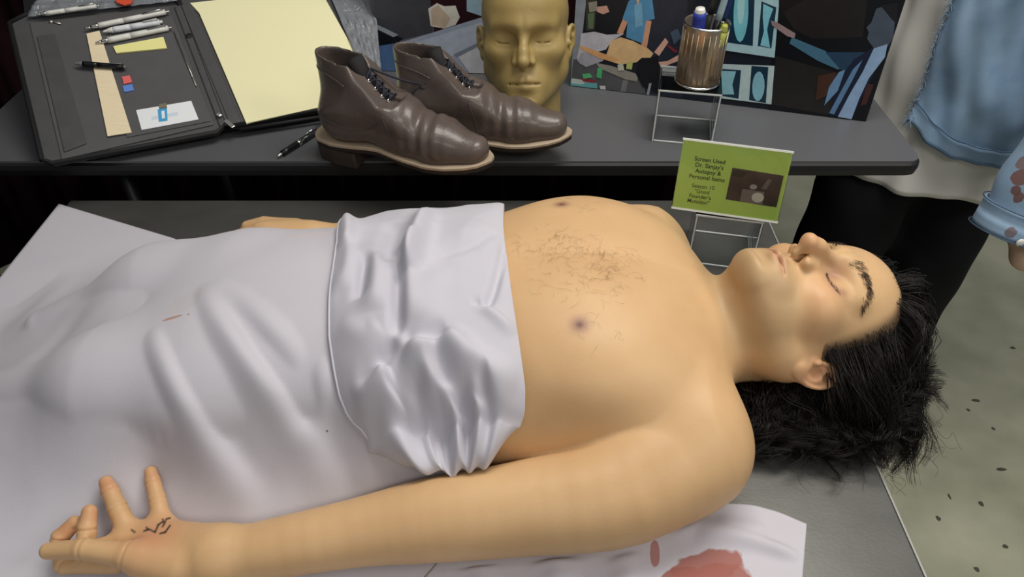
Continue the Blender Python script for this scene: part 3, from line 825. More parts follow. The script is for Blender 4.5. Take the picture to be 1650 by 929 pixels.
yfar = np.interp(sx, [-.796, -.785, -.56, -.50, -.44, -.02], [1.085, 1.08, .985, .94, .900, .893])
Ysh = .288+(GYg-.288)/(sy[-1]-.288)*(yfar[:, None]-.288)
# resample heights onto the trimmed outline
def samp(Zg, X, Y):
    fx = np.clip((X-sx[0])/SH, 0, NX-1.001); fy = np.clip((Y-sy[0])/SH, 0, NY-1.001); i = fx.astype(int); j = fy.astype(int); a = fx-i; b_ = fy-j
    return Zg[i, j]*(1-a)*(1-b_)+Zg[i+1, j]*a*(1-b_)+Zg[i, j+1]*(1-a)*b_+Zg[i+1, j+1]*a*b_
Zs = samp(Z, GXg, Ysh)
sheet = empty('sheet', (-.4, .65, G), 'pale lilac cotton sheet draped over the figure, folded back at the waist', 'sheet')
cl = obj('drape', np.column_stack([GXg[:CUT].ravel(), Ysh[:CUT].ravel(), Zs[:CUT].ravel()+G]), grid_faces(CUT, NY), m_sheet, sheet, True)
md = cl.modifiers.new('solid', 'SOLIDIFY'); md.thickness = .0012; md.offset = 1
add_spots(m_sheet, [(tuple(np.array(st.ray_cast(CAMV, ray(279, 514).normalized())[0])), (.0135, .0022), .12, srgb(176, 128, 104), .8),
                    (tuple(np.array(st.ray_cast(CAMV, ray(305, 508).normalized())[0])), (.003, .0022), .6, srgb(176, 140, 124), .8),
                    (tuple(np.array(st.ray_cast(CAMV, ray(300, 488).normalized())[0])), (.026, .017), .5, srgb(196, 184, 182), .18),
                    (tuple(np.array(st.ray_cast(CAMV, ray(527, 694).normalized())[0])), (.0013, .0013), 0, srgb(90, 80, 84), .8),
                    (tuple(np.array(st.ray_cast(CAMV, ray(500, 380).normalized())[0])), (.030, .010), .2, srgb(220, 196, 188), .22),
                    (tuple(np.array(st.ray_cast(CAMV, ray(150, 480).normalized())[0])), (.05, .02), .4, srgb(200, 192, 190), .15)])
# folded-back band: edges of the band as X over Y, taken from where they lie on the cloth
ct = BVHTree.FromPolygons([tuple(v) for v in np.column_stack([GXg.ravel(), GYg.ravel(), Z.ravel()+G]).tolist()], grid_faces(NX, NY).tolist())
def edge_xy(pts, tree):
    q = [np.array(tree.ray_cast(CAMV, ray(*p).normalized())[0])[:2] for p in pts]; q = sorted(q, key=lambda v: v[1]); return np.array(q)
RE = edge_xy([(812, 370), (815, 410), (821, 450), (828, 500), (834, 540), (841, 590), (847, 645), (846, 690), (838, 733)], bt)
LE = edge_xy([(543, 372), (540, 400), (533, 440), (527, 490), (527, 550), (534, 600), (543, 645), (554, 685), (577, 718)], ct)
Yn = min(RE[0, 1], LE[0, 1])-.001; Yf = .880
nb_t, nb_s = 130, 90
tY = np.linspace(0, 1, nb_t); yy = Yf+(Yn-Yf)*tY
s_ = np.linspace(0, 1, nb_s)
XR_ = np.interp(yy, RE[:, 1], RE[:, 0]); XL_ = np.interp(yy, LE[:, 1], LE[:, 0])
XL_ = XL_+np.clip((tY-.90)/.10, 0, 1)**1.6*.012
XB = XL_[:, None]+(XR_-XL_)[:, None]*s_[None]; YB = np.repeat(yy[:, None], nb_s, 1)
# height under the band, also over the bare skin at its right edge
Zb0 = np.maximum(samp(np.maximum(Z, top), XB, YB), .004); Zb0 = np.maximum(blur(Zb0, 4), Zb0)
SS = np.repeat(s_[None], nb_t, 0); TT = np.repeat(tY[:, None], nb_s, 1)
rim = 1-np.abs(2*SS-1)**7
puff = .006+.018*np.clip((TT-.35)/.5, 0, 1)*np.sin(np.clip(SS, 0, 1)*math.pi)
ZB = Zb0+.003+rim*(.010+puff)
bvt = BVHTree.FromPolygons([tuple(v) for v in np.column_stack([XB.ravel(), YB.ravel(), ZB.ravel()+G]).tolist()], grid_faces(nb_t, nb_s).tolist())
for (pts, amp, w, w2) in [
    ([(643, 395), (641, 460), (640, 540)], -0.0174, .006, .008),
    ([(662, 385), (655, 450), (660, 520)], 0.0116, .012, .016),
    ([(588, 400), (583, 440), (578, 480)], -0.0116, .006, .008),
    ([(607, 400), (606, 450), (600, 500)], 0.0101, .010, .014),
    ([(686, 345), (665, 400), (650, 440)], 0.0130, .012, .014),
    ([(555, 350), (560, 400), (545, 470)], 0.0087, .009, .012),
    ([(711, 535), (760, 590), (825, 648)], 0.0203, .012, .020),
    ([(690, 560), (735, 625), (790, 690)], -0.0203, .009, .012),
    ([(650, 560), (690, 580), (700, 660)], 0.0203, .014, .018),
    ([(668, 610), (680, 650), (690, 690)], -0.0174, .008, .010),
    ([(625, 590), (600, 630), (575, 675)], 0.0203, .012, .016),
    ([(640, 545), (610, 580), (572, 640)], -0.0116, .008, .010),
    ([(640, 640), (630, 690), (650, 730)], 0.0174, .012, .014),
    ([(690, 690), (715, 715), (725, 745)], -0.0174, .006, .007),
    ([(735, 665), (750, 705), (760, 742)], -0.0174, .006, .007),
    ([(715, 660), (735, 700), (742, 740)], 0.0145, .007, .008),
    ([(770, 660), (785, 705), (795, 745)], -0.0145, .006, .007),
    ([(755, 650), (770, 700), (778, 742)], 0.0145, .007, .008),
    ([(760, 480), (790, 476), (826, 471)], -0.0087, .004, .005),
    ([(765, 482), (795, 505), (830, 540)], 0.0072, .006, .008),
    ([(705, 405), (760, 390), (800, 370)], -0.0051, .008, .008),
    ([(720, 530), (690, 540), (650, 545)], -0.0087, .008, .009),
    ([(690, 335), (672, 380), (655, 440)], .012, .012, .016),
    ([(640, 352), (632, 380), (625, 420)], -.010, .014, .012),
    ([(565, 345), (562, 370), (552, 400)], .009, .009, .010),
    ([(700, 420), (690, 480), (700, 530)], .006, .016, .018),
    ([(545, 520), (585, 540), (610, 520)], .004, .010, .012)]:
    ZB = ZB+ridge(XB, YB, bvt, pts, amp, w, w2)*np.clip((1-np.abs(2*SS-1))/.06, 0, 1)
ZB = ZB+.0034*crumple(XB, YB, 8, f0=22, f1=110)*rim*np.clip((1-np.abs(2*SS-1))/.15, 0, 1)*(1-.85*np.clip((TT-.55)/.25, 0, 1))
ZB = blur(ZB, 1); ZB = np.maximum(ZB, Zb0+.0035)
# the near end of the band hangs down the flank to the arm
nx_ = 22; tau = np.linspace(0, 1, nx_+1)[1:]
pl = .0032*np.sin(np.linspace(0, 30, nb_s)+1.3*np.sin(np.linspace(0, 9, nb_s)))
Xe = XB[-1][None]+tau[:, None]*(np.linspace(.045, -.022, nb_s))[None]; Ye = YB[-1][None]-.030*np.sin(tau*math.pi*.62)[:, None]*(1-np.abs(2*s_-1)**6)[None]-pl[None]*tau[:, None]
zend = ZB[-1]; Ze = zend[None]+(np.minimum(zend-.02, .088+.010*np.linspace(0, 1, nb_s))-zend)[None]*(tau**1.25)[:, None]
XB2, YB2, ZB2 = np.vstack([XB, Xe]), np.vstack([YB, Ye]), np.vstack([ZB, Ze]); nb2 = nb_t+nx_
band = obj('folded_band', np.column_stack([XB2.ravel(), YB2.ravel(), ZB2.ravel()+G]), grid_faces(nb2, nb_s), cloth_mat('lilac_cotton_fold', srgb(200, 198, 208)), sheet, True)
md = band.modifiers.new('solid', 'SOLIDIFY'); md.thickness = .003; md.offset = -1
md = band.modifiers.new('sub', 'SUBSURF'); md.levels = 1; md.render_levels = 1
# stitched hem along the left edge of the band
hp = [(XB[i, 0]+.0035, YB[i, 0], ZB[i, 2]+G-.0002) for i in range(3, nb_t-2, 2)]
mb = MB(); mb.tube(hp, .0013, 6); mb.build('hem', MATS['lilac_cotton_fold'], sheet, True)

# ------------------------------------------------------------------ stained cloth under the arm
m_under = cloth_mat('pale_cotton', srgb(202, 199, 208))
UX = np.linspace(0, 1, 120); UY = np.linspace(0, 1, 60)
c = {k: at(*v, G+.003)[:2] for k, v in dict(tl=(735, 868), tr=(1170, 812), mr=(1240, 822), cr=(1299, 845), br=(1288, 985), bl=(640, 985)).items()}
topc = spline([c['tl'], .5*(c['tl']+c['tr'])+np.array([0, .02]), c['tr'], c['mr'], c['cr']], 120); botc = c['bl']+(c['br']-c['bl'])*np.linspace(0, 1, 120)[:, None]
XYu = topc[:, None, :]*(1-UY)[None, :, None]+botc[:, None, :]*UY[None, :, None]
Xu, Yu = XYu[..., 0], XYu[..., 1]
ft = BVHTree.FromPolygons([(-2, -1, G+.003), (2, -1, G+.003), (2, 3, G+.003), (-2, 3, G+.003)], [(0, 1, 2, 3)])
Zu = np.full(Xu.shape, .004)
for (pts, amp, w, w2) in [([(1120, 862), (1200, 872), (1290, 900)], .010, .012, .006), ([(1080, 850), (1180, 850), (1240, 860)], .006, .012, .01), ([(1000, 895), (1010, 920), (1010, 950)], .007, .014, .014),
                          ([(880, 890), (900, 915), (905, 945)], .009, .016, .016), ([(760, 900), (775, 925), (780, 950)], .006, .012, .012)]:
    Zu = Zu+ridge(Xu, Yu, ft, pts, amp, w, w2)
P = np.column_stack([Xu.ravel(), Yu.ravel(), np.full(Xu.size, G+.006)]).astype(np.float32)
Zu = np.where((arm_sdf(P, True) < .012).reshape(Zu.shape), np.minimum(Zu, .0035), Zu); Zu = np.maximum(blur(Zu, 3), .0022)
un = obj('under_cloth', np.column_stack([Xu.ravel(), Yu.ravel(), Zu.ravel()+G]), grid_faces(120, 60)[:, ::-1].copy(), m_under, None, True)
tag(un, 'pale cotton cloth with rust-red stains lying flat under the near upper arm', 'cloth')
md = un.modifiers.new('solid', 'SOLIDIFY'); md.thickness = .0012; md.offset = 1
A_ = lambda x, y: tuple(at(x, y, G+.005))
add_spots(m_under, [(A_(1140, 912), (.040, .017), .25, srgb(164, 104, 94), .92), (A_(1098, 926), (.022, .009), .25, srgb(164, 104, 94), .92), (A_(1160, 935), (.034, .020), .1, srgb(164, 104, 94), .92), (A_(1055, 892), (.0055, .016), -.15, srgb(176, 122, 116), .9)])
# ------------------------------------------------------------------ zip portfolio on a slanted stand
FO = np.array([-.515, 1.198, .884]); fa = math.radians(22); ftl = math.radians(22)
fex = np.array([math.cos(fa), math.sin(fa), 0]); fey = np.array([-math.sin(fa)*math.cos(ftl), math.cos(fa)*math.cos(ftl), math.sin(ftl)]); fnz = np.cross(fex, fey)
C0 = np.array([0, 0, CAMH])
def on_plane(px, py, O, n):
    D = np.array(ray(px, py)); return C0+D*(((O-C0)@n)/(D@n))
def fol(px, py, h=0.0):
    p = on_plane(px, py, FO+fnz*h, fnz); return np.array([(p-FO)@fex, (p-FO)@fey])
def fw(a, b, h=0.0): return FO+fex*a+fey*b+fnz*h
def slab(name, poly, h0, h1, m, parent, smooth=False):
    "flat piece with thickness lying on the portfolio's plane; poly in its coordinates"
    n = len(poly); V = [fw(a, b, h0) for a, b in poly]+[fw(a, b, h1) for a, b in poly]
    F = [tuple(range(n-1, -1, -1)), tuple(range(n, 2*n))]+[(i, (i+1) % n, n+(i+1) % n, n+i) for i in range(n)]
    o = obj(name, V, F, m, parent, smooth)
    return o
def bevel(o, w=.002, seg=2):
    md = o.modifiers.new('bevel', 'BEVEL'); md.width = w; md.segments = seg; md.limit_method = 'ANGLE'; return o
def pxpoly(pts, h=0.0): return [tuple(fol(x, y, h)) for x, y in pts]
m_leather = mat('charcoal_leatherette', srgb(76, 76, 78), rough=.55, noise=.08, nscale=30, bump=.35, bscale=700)
m_leather2 = mat('charcoal_lining', srgb(84, 84, 86), rough=.7, noise=.07, nscale=20, bump=.25, bscale=1200)
m_zip = mat('black_zip_tape', srgb(24, 24, 26), rough=.7)
m_nickel = mat('nickel', srgb(200, 198, 190), rough=.25, metal=.9)
st_ = empty('display_wedge', tuple(fw(0, .2, -.02)*np.array([1, 1, 0])+np.array([0, 0, T])), 'black slanted display wedge propping up the open portfolio', 'stand')
b0, b1 = .02, .43; tops = [fw(-.30, b0, -.004), fw(.30, b0, -.004), fw(.30, b1, -.004), fw(-.30, b1, -.004)]
V = [np.array([p[0], p[1], T+.0005]) for p in tops]+tops
obj('wedge_body', V, [(3, 2, 1, 0), (4, 5, 6, 7), (0, 1, 5, 4), (1, 2, 6, 5), (2, 3, 7, 6), (3, 0, 4, 7)], mat('black_board', srgb(20, 20, 22), rough=.6), st_)
mb = MB(); mb.box(fw(0, .012, -.009), (.56, .006, .010), Matrix((fex, fey, fnz)).transposed()); mb.build('front_lip', MATS['black_board'], st_)
fol_e = empty('zip_portfolio', tuple(fw(0, 0)), 'open charcoal zip portfolio holding pens, a card and a yellow notepad', 'portfolio')
LC = pxpoly([(20, 45), (50, 30), (150, 19), (280, 4), (296, 20), (366, 206), (352, 220), (90, 270), (72, 264)])
bevel(slab('left_cover', LC, .0, .012, m_leather, fol_e), .005, 3)
RC = [(.010, -.002), (.282, .002), (.290, .010), (.290, .335), (.280, .345), (-.020, .345), (-.026, .335)]
bevel(slab('right_cover', RC, .0, .012, m_leather, fol_e), .005, 3)
SP = pxpoly([(283, 20), (312, 14), (392, 205), (356, 212)]); bevel(slab('spine', SP, .010, .016, m_leather, fol_e), .004, 3)
PK = pxpoly([(48, 38), (272, 12), (345, 202), (100, 258)], .012)
bevel(slab('pocket_panel', PK, .012, .015, m_leather2, fol_e), .0015)
P2 = pxpoly([(148, 60), (268, 36), (340, 196), (205, 222)], .015); bevel(slab('card_pocket', P2, .015, .0172, m_leather2, fol_e), .001)
P3 = pxpoly([(60, 60), (88, 56), (140, 232), (104, 246)], .015); bevel(slab('gusset', P3, .015, .018, m_leather, fol_e), .0015)
zt = [fw(*p, .012) for p in LC]+[fw(*LC[0], .012)]
mb = MB(); mb.tube(zt, .0045, 6); mb.build('zip_edge', m_zip, fol_e, True)
zt = [fw(*p, .012) for p in RC]+[fw(*RC[0], .012)]
mb = MB(); mb.tube(zt, .0045, 6); mb.build('zip_edge', m_zip, fol_e, True)
for (x0, y0, x1, y1) in [(66, 262, 352, 214), (386, 212, 540, 188)]:
    a = fol(x0, y0); c = fol(x1, y1); mb = MB(); mb.tube([fw(*a, .006), fw(*c, .006)], .0035, 6); mb.build('zip_teeth', m_zip, fol_e, True)
a = fol(284, 62); c = fol(320, 150); mb = MB(); mb.tube([fw(*a, .018), fw(*(.5*(a+c)), .0185), fw(*c, .018)], .0010, 6); mb.build('pocket_zip', m_nickel, fol_e, True)
a = fol(357, 197); c = fol(384, 221); zp = MB(); R3 = Matrix((fex, fey, fnz)).transposed()
ang = math.atan2(c[1]-a[1], c[0]-a[0]); zp.box(fw(*(.62*c+.38*a), .022), (.022, .0075, .002), R3 @ Matrix.Rotation(ang, 3, 'Z'), bev=.0008)
zo = zp.build('zip_pull', m_nickel, fol_e)
zp = MB(); zp.box(fw(*a, .020), (.010, .008, .006), R3 @ Matrix.Rotation(ang, 3, 'Z'), bev=.002); zp.build('zip_slider', m_nickel, zo)
a = fol(88, 46); zp = MB(); V, F = lathe([(.0001, .004), (.003, .004), (.004, .002), (.004, 0)], 14, fw(*a, .015), R3); zp.add(V, F); zp.tube([fw(*a, .017), fw(*fol(104, 50), .017)], .0016, 6); zp.build('snap', m_nickel, fol_e, True)
a = fol(308, 68); zp = MB(); V, F = lathe([(.0001, .0172), (.006, .0172), (.007, .0160)], 16, fw(*a, 0), R3); zp.add(V, F); zp.build('pen_loop', m_zip, fol_e, True)
# notepad
m_pad = mat('yellow_pad_paper', srgb(236, 232, 186), rough=.85, noise=.015, nscale=8)
NP = pxpoly([(321, 21), (322, -20), (506, -40), (525, 0), (572, 84), (560, 172), (397, 199)], .016)
pad = empty('notepad', tuple(fw(.1, 0)), 'blank pale yellow writing pad in the right half of the portfolio', 'notepad')
NPq = [tuple(fol(321, 21, .016)), tuple(fol(397, 199, .016))]
e1 = np.array(NPq[1])-np.array(NPq[0]); q2 = np.array(fol(572, 84, .016)); q3 = np.array(fol(524, -2, .016)); 
dr = (q2-q3)/np.linalg.norm(q2-q3)
br = np.array(NPq[1])+np.array([.232, .012]); tr = q3+(q3-q2)*.2
NPp = [NPq[1], tuple(br), tuple(q2), tuple(q3), tuple(q3+(-dr)*.03), tuple(np.array(NPq[0])+np.array([-.012, .03])), NPq[0]]
slab('page_stack', NPp, .012, .0165, m_pad, pad); 
slab('top_page', [tuple(np.array(p)*.998+np.array([.0002, .0002])) for p in NPp], .0166, .0170, mat('yellow_page', srgb(240, 236, 192), rough=.85), pad)
# things kept in the portfolio
R3n = R3
def pen(name, p0, p1, r, h, body_m, tip_m, label, group=None, clip_m=None, grip_m=None):
    a, c = np.array(fol(*p0, h)), np.array(fol(*p1, h)); A = Vector(fw(*a, h)); B = Vector(fw(*c, h)); d = B-A
    e = empty(name, tuple(A), label, 'pen', 0, group)
    def seg(t0, t1, r0, r1, nm, m):
        mb = MB(); P = [A+d*(t0+(t1-t0)*k/4) for k in range(5)]; mb.tube(P, [r0+(r1-r0)*k/4 for k in range(5)], 10); return mb.build(nm, m, e, True)
    seg(0.0, .07, r*.25, r*.55, 'tip', tip_m); seg(.07, .16, r*.6, r, 'cone', tip_m)
    seg(.16, .45, r, r, 'grip', grip_m or body_m); seg(.45, .95, r, r*.95, 'barrel', body_m); seg(.95, 1.0, r*.5, r*.45, 'plunger', tip_m)
    mb = MB(); n = Vector(fnz); mb.tube([A+d*.92+n*r*.9, A+d*.92+n*r*1.5, A+d*.68+n*r*1.25], r*.22, 6); mb.build('clip', clip_m or tip_m, e, True)
    return e
m_wpl = mat('white_plastic', srgb(226, 226, 220), rough=.35); m_bpl = mat('black_plastic', srgb(20, 20, 22), rough=.3); m_gpl = mat('grey_plastic', srgb(120, 122, 124), rough=.35)
m_chr = mat('chrome', srgb(215, 215, 215), rough=.18, metal=1.0)
pen('pen', (136, 46), (273, 18), .0052, .023, m_wpl, m_chr, 'long white pen, uppermost of the three in the portfolio')
pen('pen', (154, 69), (277, 44), .0056, .023, m_wpl, m_chr, 'white and grey pen just above the yellow sticky notes', grip_m=m_wpl, clip_m=m_gpl)
pen('pen', (166, 51), (262, 35), .0058, .0235, mat('satin_white', srgb(222, 226, 230), rough=.3), m_wpl, 'thick white marker between two slimmer white pens')
pen('pen', (120, 102), (203, 108), .0052, .025, m_bpl, m_gpl, 'black pen laid across the beige ruler in the portfolio')
def flat_thing(name, pts, h0, h1, m, label, cat, parts=None):
    e = empty(name, tuple(fw(*np.mean([fol(*p, h0) for p in pts], axis=0), h0)), label, cat)
    bevel(slab('board' if parts is None else parts, pxpoly(pts, h1), h0, h1, m, e), .0004, 1); return e
rl = flat_thing('ruler', [(139, 54), (160, 49), (212, 213), (173, 219)], .0175, .0195, mat('pale_wood', srgb(236, 220, 186), rough=.6, noise=.05, nscale=30, stretch=(1, 20, 1)), 'pale beige wooden ruler standing upright in the left half of the portfolio', 'ruler', 'wood_strip')
sn = flat_thing('sticky_notes', [(182, 74), (263, 59), (269, 77), (187, 85)], .0175, .021, mat('sticky_yellow', srgb(240, 236, 160), rough=.8), 'pad of pale yellow sticky notes beneath the white pens', 'sticky notes', 'note_stack')
r1 = flat_thing('page_flag', [(196, 123), (209, 121), (213, 132), (199, 135)], .0175, .0195, mat('coral_flag', srgb(226, 106, 104), rough=.6), 'coral red page flag beside the beige ruler', 'page flag', 'flag')
r1 = flat_thing('page_flag', [(197, 138), (213, 135), (216, 145), (200, 148)], .0175, .0195, mat('blue_flag', srgb(96, 138, 214), rough=.6), 'blue page flag below the coral red one', 'page flag', 'flag')
cd = flat_thing('name_card', [(219, 177), (308, 162), (320, 192), (228, 209)], .0175, .0185, mat('white_card', srgb(232, 236, 240), rough=.6), 'white card with a blue clip emblem in the card pocket', 'card', 'card')
bevel(slab('blue_emblem', pxpoly([(254, 176), (269, 174), (270, 194), (256, 196)], .0190), .0186, .0192, mat('cyan_print', srgb(70, 160, 214), rough=.5), cd), .0002, 1)
slab('emblem_centre', pxpoly([(260, 179), (265, 178), (266, 190), (261, 191)], .0194), .0192, .0195, MATS['white_card'], cd)
slab('card_clip', pxpoly([(256, 168), (268, 166), (269, 173), (257, 175)], .0200), .0186, .0205, mat('clip_brown', srgb(150, 140, 122), rough=.4, metal=.5), cd)
slab('pale_print', pxpoly([(244, 188), (286, 180), (287, 185), (245, 193)], .0188), .0186, .0188, mat('pale_blue_print', srgb(206, 220, 234), rough=.6), cd)
# pen on the table in front of the shoes' heel
A = Vector(at(447, 252, T+.006)); B = Vector(at(522, 204, T+.006)); d = B-A
e = empty('pen', tuple(A), 'black and silver pen lying on the table beside the boot heel', 'pen')
for nm, t0, t1, r0, r1, m in [('tip', 0, .1, .0015, .0035, m_chr), ('grip', .1, .42, .0055, .0055, m_bpl), ('band', .42, .48, .0057, .0057, m_chr), ('barrel', .48, .95, .0056, .005, mat('gunmetal', srgb(70, 70, 74), rough=.25, metal=.7)), ('plunger', .95, 1.03, .003, .003, m_chr)]:
    mb = MB(); mb.tube([A+d*(t0+(t1-t0)*k/3) for k in range(4)], [r0+(r1-r0)*k/3 for k in range(4)], 10); mb.build(nm, m, e, True)
mb = MB(); mb.tube([A+d*.93+Vector((0, 0, .005)), A+d*.93+Vector((0, 0, .009)), A+d*.6+Vector((0, 0, .0075))], .0012, 6); mb.build('clip', m_chr, e, True)
# plastic bags
def film_mat():
    m = bpy.data.materials.new('clear_film'); m.use_nodes = True; nt = m.node_tree; nt.nodes.clear(); L = nt.links.new
    out = nn(nt, 'ShaderNodeOutputMaterial'); mx = nn(nt, 'ShaderNodeMixShader'); tr = nn(nt, 'ShaderNodeBsdfTransparent'); pb = nn(nt, 'ShaderNodeBsdfPrincipled')
    pb.inputs['Base Color'].default_value = srgb(150, 154, 160); pb.inputs['Roughness'].default_value = .12; pb.inputs['Specular IOR Level'].default_value = .8
    tc = nn(nt, 'ShaderNodeTexCoord'); nz = nn(nt, 'ShaderNodeTexNoise'); nz.inputs['Scale'].default_value = 38; nz.inputs['Detail'].default_value = 5; nz.inputs['Distortion'].default_value = 1.2
    bp = nn(nt, 'ShaderNodeBump'); bp.inputs['Strength'].default_value = .7; bp.inputs['Distance'].default_value = .01
    L(tc.outputs['Object'], nz.inputs['Vector']); L(nz.outputs['Fac'], bp.inputs['Height']); L(bp.outputs['Normal'], pb.inputs['Normal'])
    mx.inputs[0].default_value = .62; tr.inputs[0].default_value = (.9, .92, .95, 1); L(tr.outputs[0], mx.inputs[1]); L(pb.outputs[0], mx.inputs[2]); L(mx.outputs[0], out.inputs[0]); return m
m_film = film_mat()
def bag(name, pts, h, label, n=(36, 28), seed=1, amp=.004):
    a, b_, c, d_ = [np.array(fol(*p, h)) for p in pts]; r = np.random.default_rng(seed); V = []
    ph = r.uniform(0, 6, 8)
    for i in range(n[0]):
        for j in range(n[1]):
            s, t = i/(n[0]-1), j/(n[1]-1); q = (a*(1-s)+b_*s)*(1-t)+(d_*(1-s)+c*s)*t
            w = amp*(math.sin(s*13+3*math.sin(t*7+ph[0])+ph[1])*math.sin(t*11+ph[2])+.6*math.sin(s*29+t*23+ph[3]))
            V.append(fw(q[0], q[1], h+abs(w)))
    o = obj(name, V, grid_faces(n[0], n[1]), m_film, None, True); md = o.modifiers.new('s', 'SOLIDIFY'); md.thickness = .0006
    return tag(o, label, 'plastic bag')
bag('plastic_bag', [(575, 96), (614, 112), (603, -12), (530, -12)], .0195, 'crumpled shiny clear plastic bag between the notepad and the picture boards', seed=3)
bag('plastic_bag', [(44, 28), (286, 2), (276, -36), (60, -6)], .020, 'clear plastic bag behind the top edge of the portfolio', seed=5, amp=.003)
pen('pen', (58, 24), (160, 9), .0042, .0285, m_wpl, m_chr, 'slim white pen on the plastic bag behind the portfolio')
oc = flat_thing('orange_tag', [(184, -4), (214, -8), (212, 5), (200, 8), (188, 4)], .027, .030, mat('orange_red', srgb(214, 84, 56), rough=.5), 'orange red tag on the plastic bag behind the portfolio', 'tag', 'tag_plate')

# ------------------------------------------------------------------ ankle boots
m_boot = mat('brown_leather', srgb(92, 82, 77), rough=.34, noise=.16, nscale=22, bump=.18, bscale=350, coat=.15)
m_sole = mat('dark_sole', srgb(44, 36, 32), rough=.6); m_welt = mat('welt_tan', srgb(176, 158, 136), rough=.55); m_heel = mat('heel_stack', srgb(62, 52, 46), rough=.6, noise=.1, nscale=60)
m_lace = mat('navy_lace', srgb(40, 42, 54), rough=.8, bump=.3, bscale=1500); m_lining = mat('boot_lining', srgb(34, 32, 34), rough=.85)
m_eye = mat('eyelet_metal', srgb(170, 168, 165), rough=.3, metal=.9)
def sole_hw(x): return np.interp(x, [-.004, .0, .012, .04, .08, .13, .18, .215, .25, .28, .30, .312, .318], [.002, .014, .026, .0325, .031, .031, .040, .0445, .041, .0325, .023, .011, .002])
def sole_cy(x): return np.interp(x, [0, .1, .2, .318], [0, -.003, .003, -.004])
def spring(x): return .012*np.clip((x-.20)/.118, 0, 1)**1.8+.006*np.exp(-((x-.12)/.04)**2)
def boot_sdf(P):
    q = P.copy(); x = q[:, 0]; q[:, 1] -= sole_cy(x); q[:, 2] -= spring(x)
    s = q*v3(1, .80, 1)
    d = cap(s, (.287, 0, .028), (.225, 0, .036), .0225, .0325)
    d = smin(d, cap(s, (.225, 0, .036), (.155, 0, .046), .0325, .0345), .02)
    d = smin(d, cap(s, (.155, 0, .050), (.050, 0, .052), .033, .030), .03)
    d = smin(d, cap(s, (.150, 0, .066), (.100, 0, .112), .026, .028), .03)
    sh = s*v3(.80, 1.0, 1); sh[:, 1] *= 1+.75*np.clip((q[:, 2]-.07)/.07, 0, 1)
    d = smin(d, cap(sh, (.050, 0, .055), (.050, 0, .165), .030, .0345), .03)
    d = smax(d, .016-q[:, 2], .006)
    d = smax(d, (np.abs(P[:, 1]-sole_cy(x))-sole_hw(x)-.0005-.25*np.clip(q[:, 2]-.05, 0, 1)), .010)
    topz = .152-.10*(P[:, 0]-.01)-.9*np.clip(P[:, 0]-.090, 0, .05)+.5*np.clip(P[:, 0]-.16, 0, 1)
    d = smax(d, (P[:, 2]-topz)*.8, .003)
    inn = cap(sh, (.050, 0, .075), (.050, 0, .20), .0265, .0310)
    inn = smin(inn, cap(s*v3(1, 1.7, 1), (.075, 0, .10), (.10, 0, .20), .0235, .030), .02)
    d = smax(d, -inn, .003)
    # lace opening
    sl = np.maximum(np.abs(q[:, 1])-.0065, np.maximum(.118-q[:, 0], q[:, 0]-.165)*0+np.maximum(q[:, 0]-.158, .02-q[:, 2]*0)-.02)
    sl = np.where((q[:, 0] > .085) & (q[:, 0] < .165) & (q[:, 2] > .055), np.maximum(np.abs(q[:, 1])-.0060, (.055-q[:, 2])), 1.0)
    d = smax(d, -np.maximum(sl, -(d+.006)), .002)
    cz = np.exp(-((x-.205)/.035)**2)
    d = d+.0011*np.sin(x*300+q[:, 1]*60)*cz*(q[:, 2] > .03)
    return d
BTV, BTQ = mesh_sdf(boot_sdf, (-.012, -.062, .0), (.335, .062, .175), .0022)
btree = BVHTree.FromPolygons([tuple(v) for v in BTV.tolist()], BTQ.tolist())
def on_boot(p, c=None, off=.0006):
    "project a point from the boot's middle line outwards onto its surface"
    p = Vector(p); c = Vector(c) if c is not None else Vector((p.x, 0, max(.04, p.z-.0)))
    d = (p-c).normalized(); r = btree.ray_cast(c+d*.12, -d)
    return (r[0]+d*off) if r[0] is not None and (r[0]-p).length < .05 else None
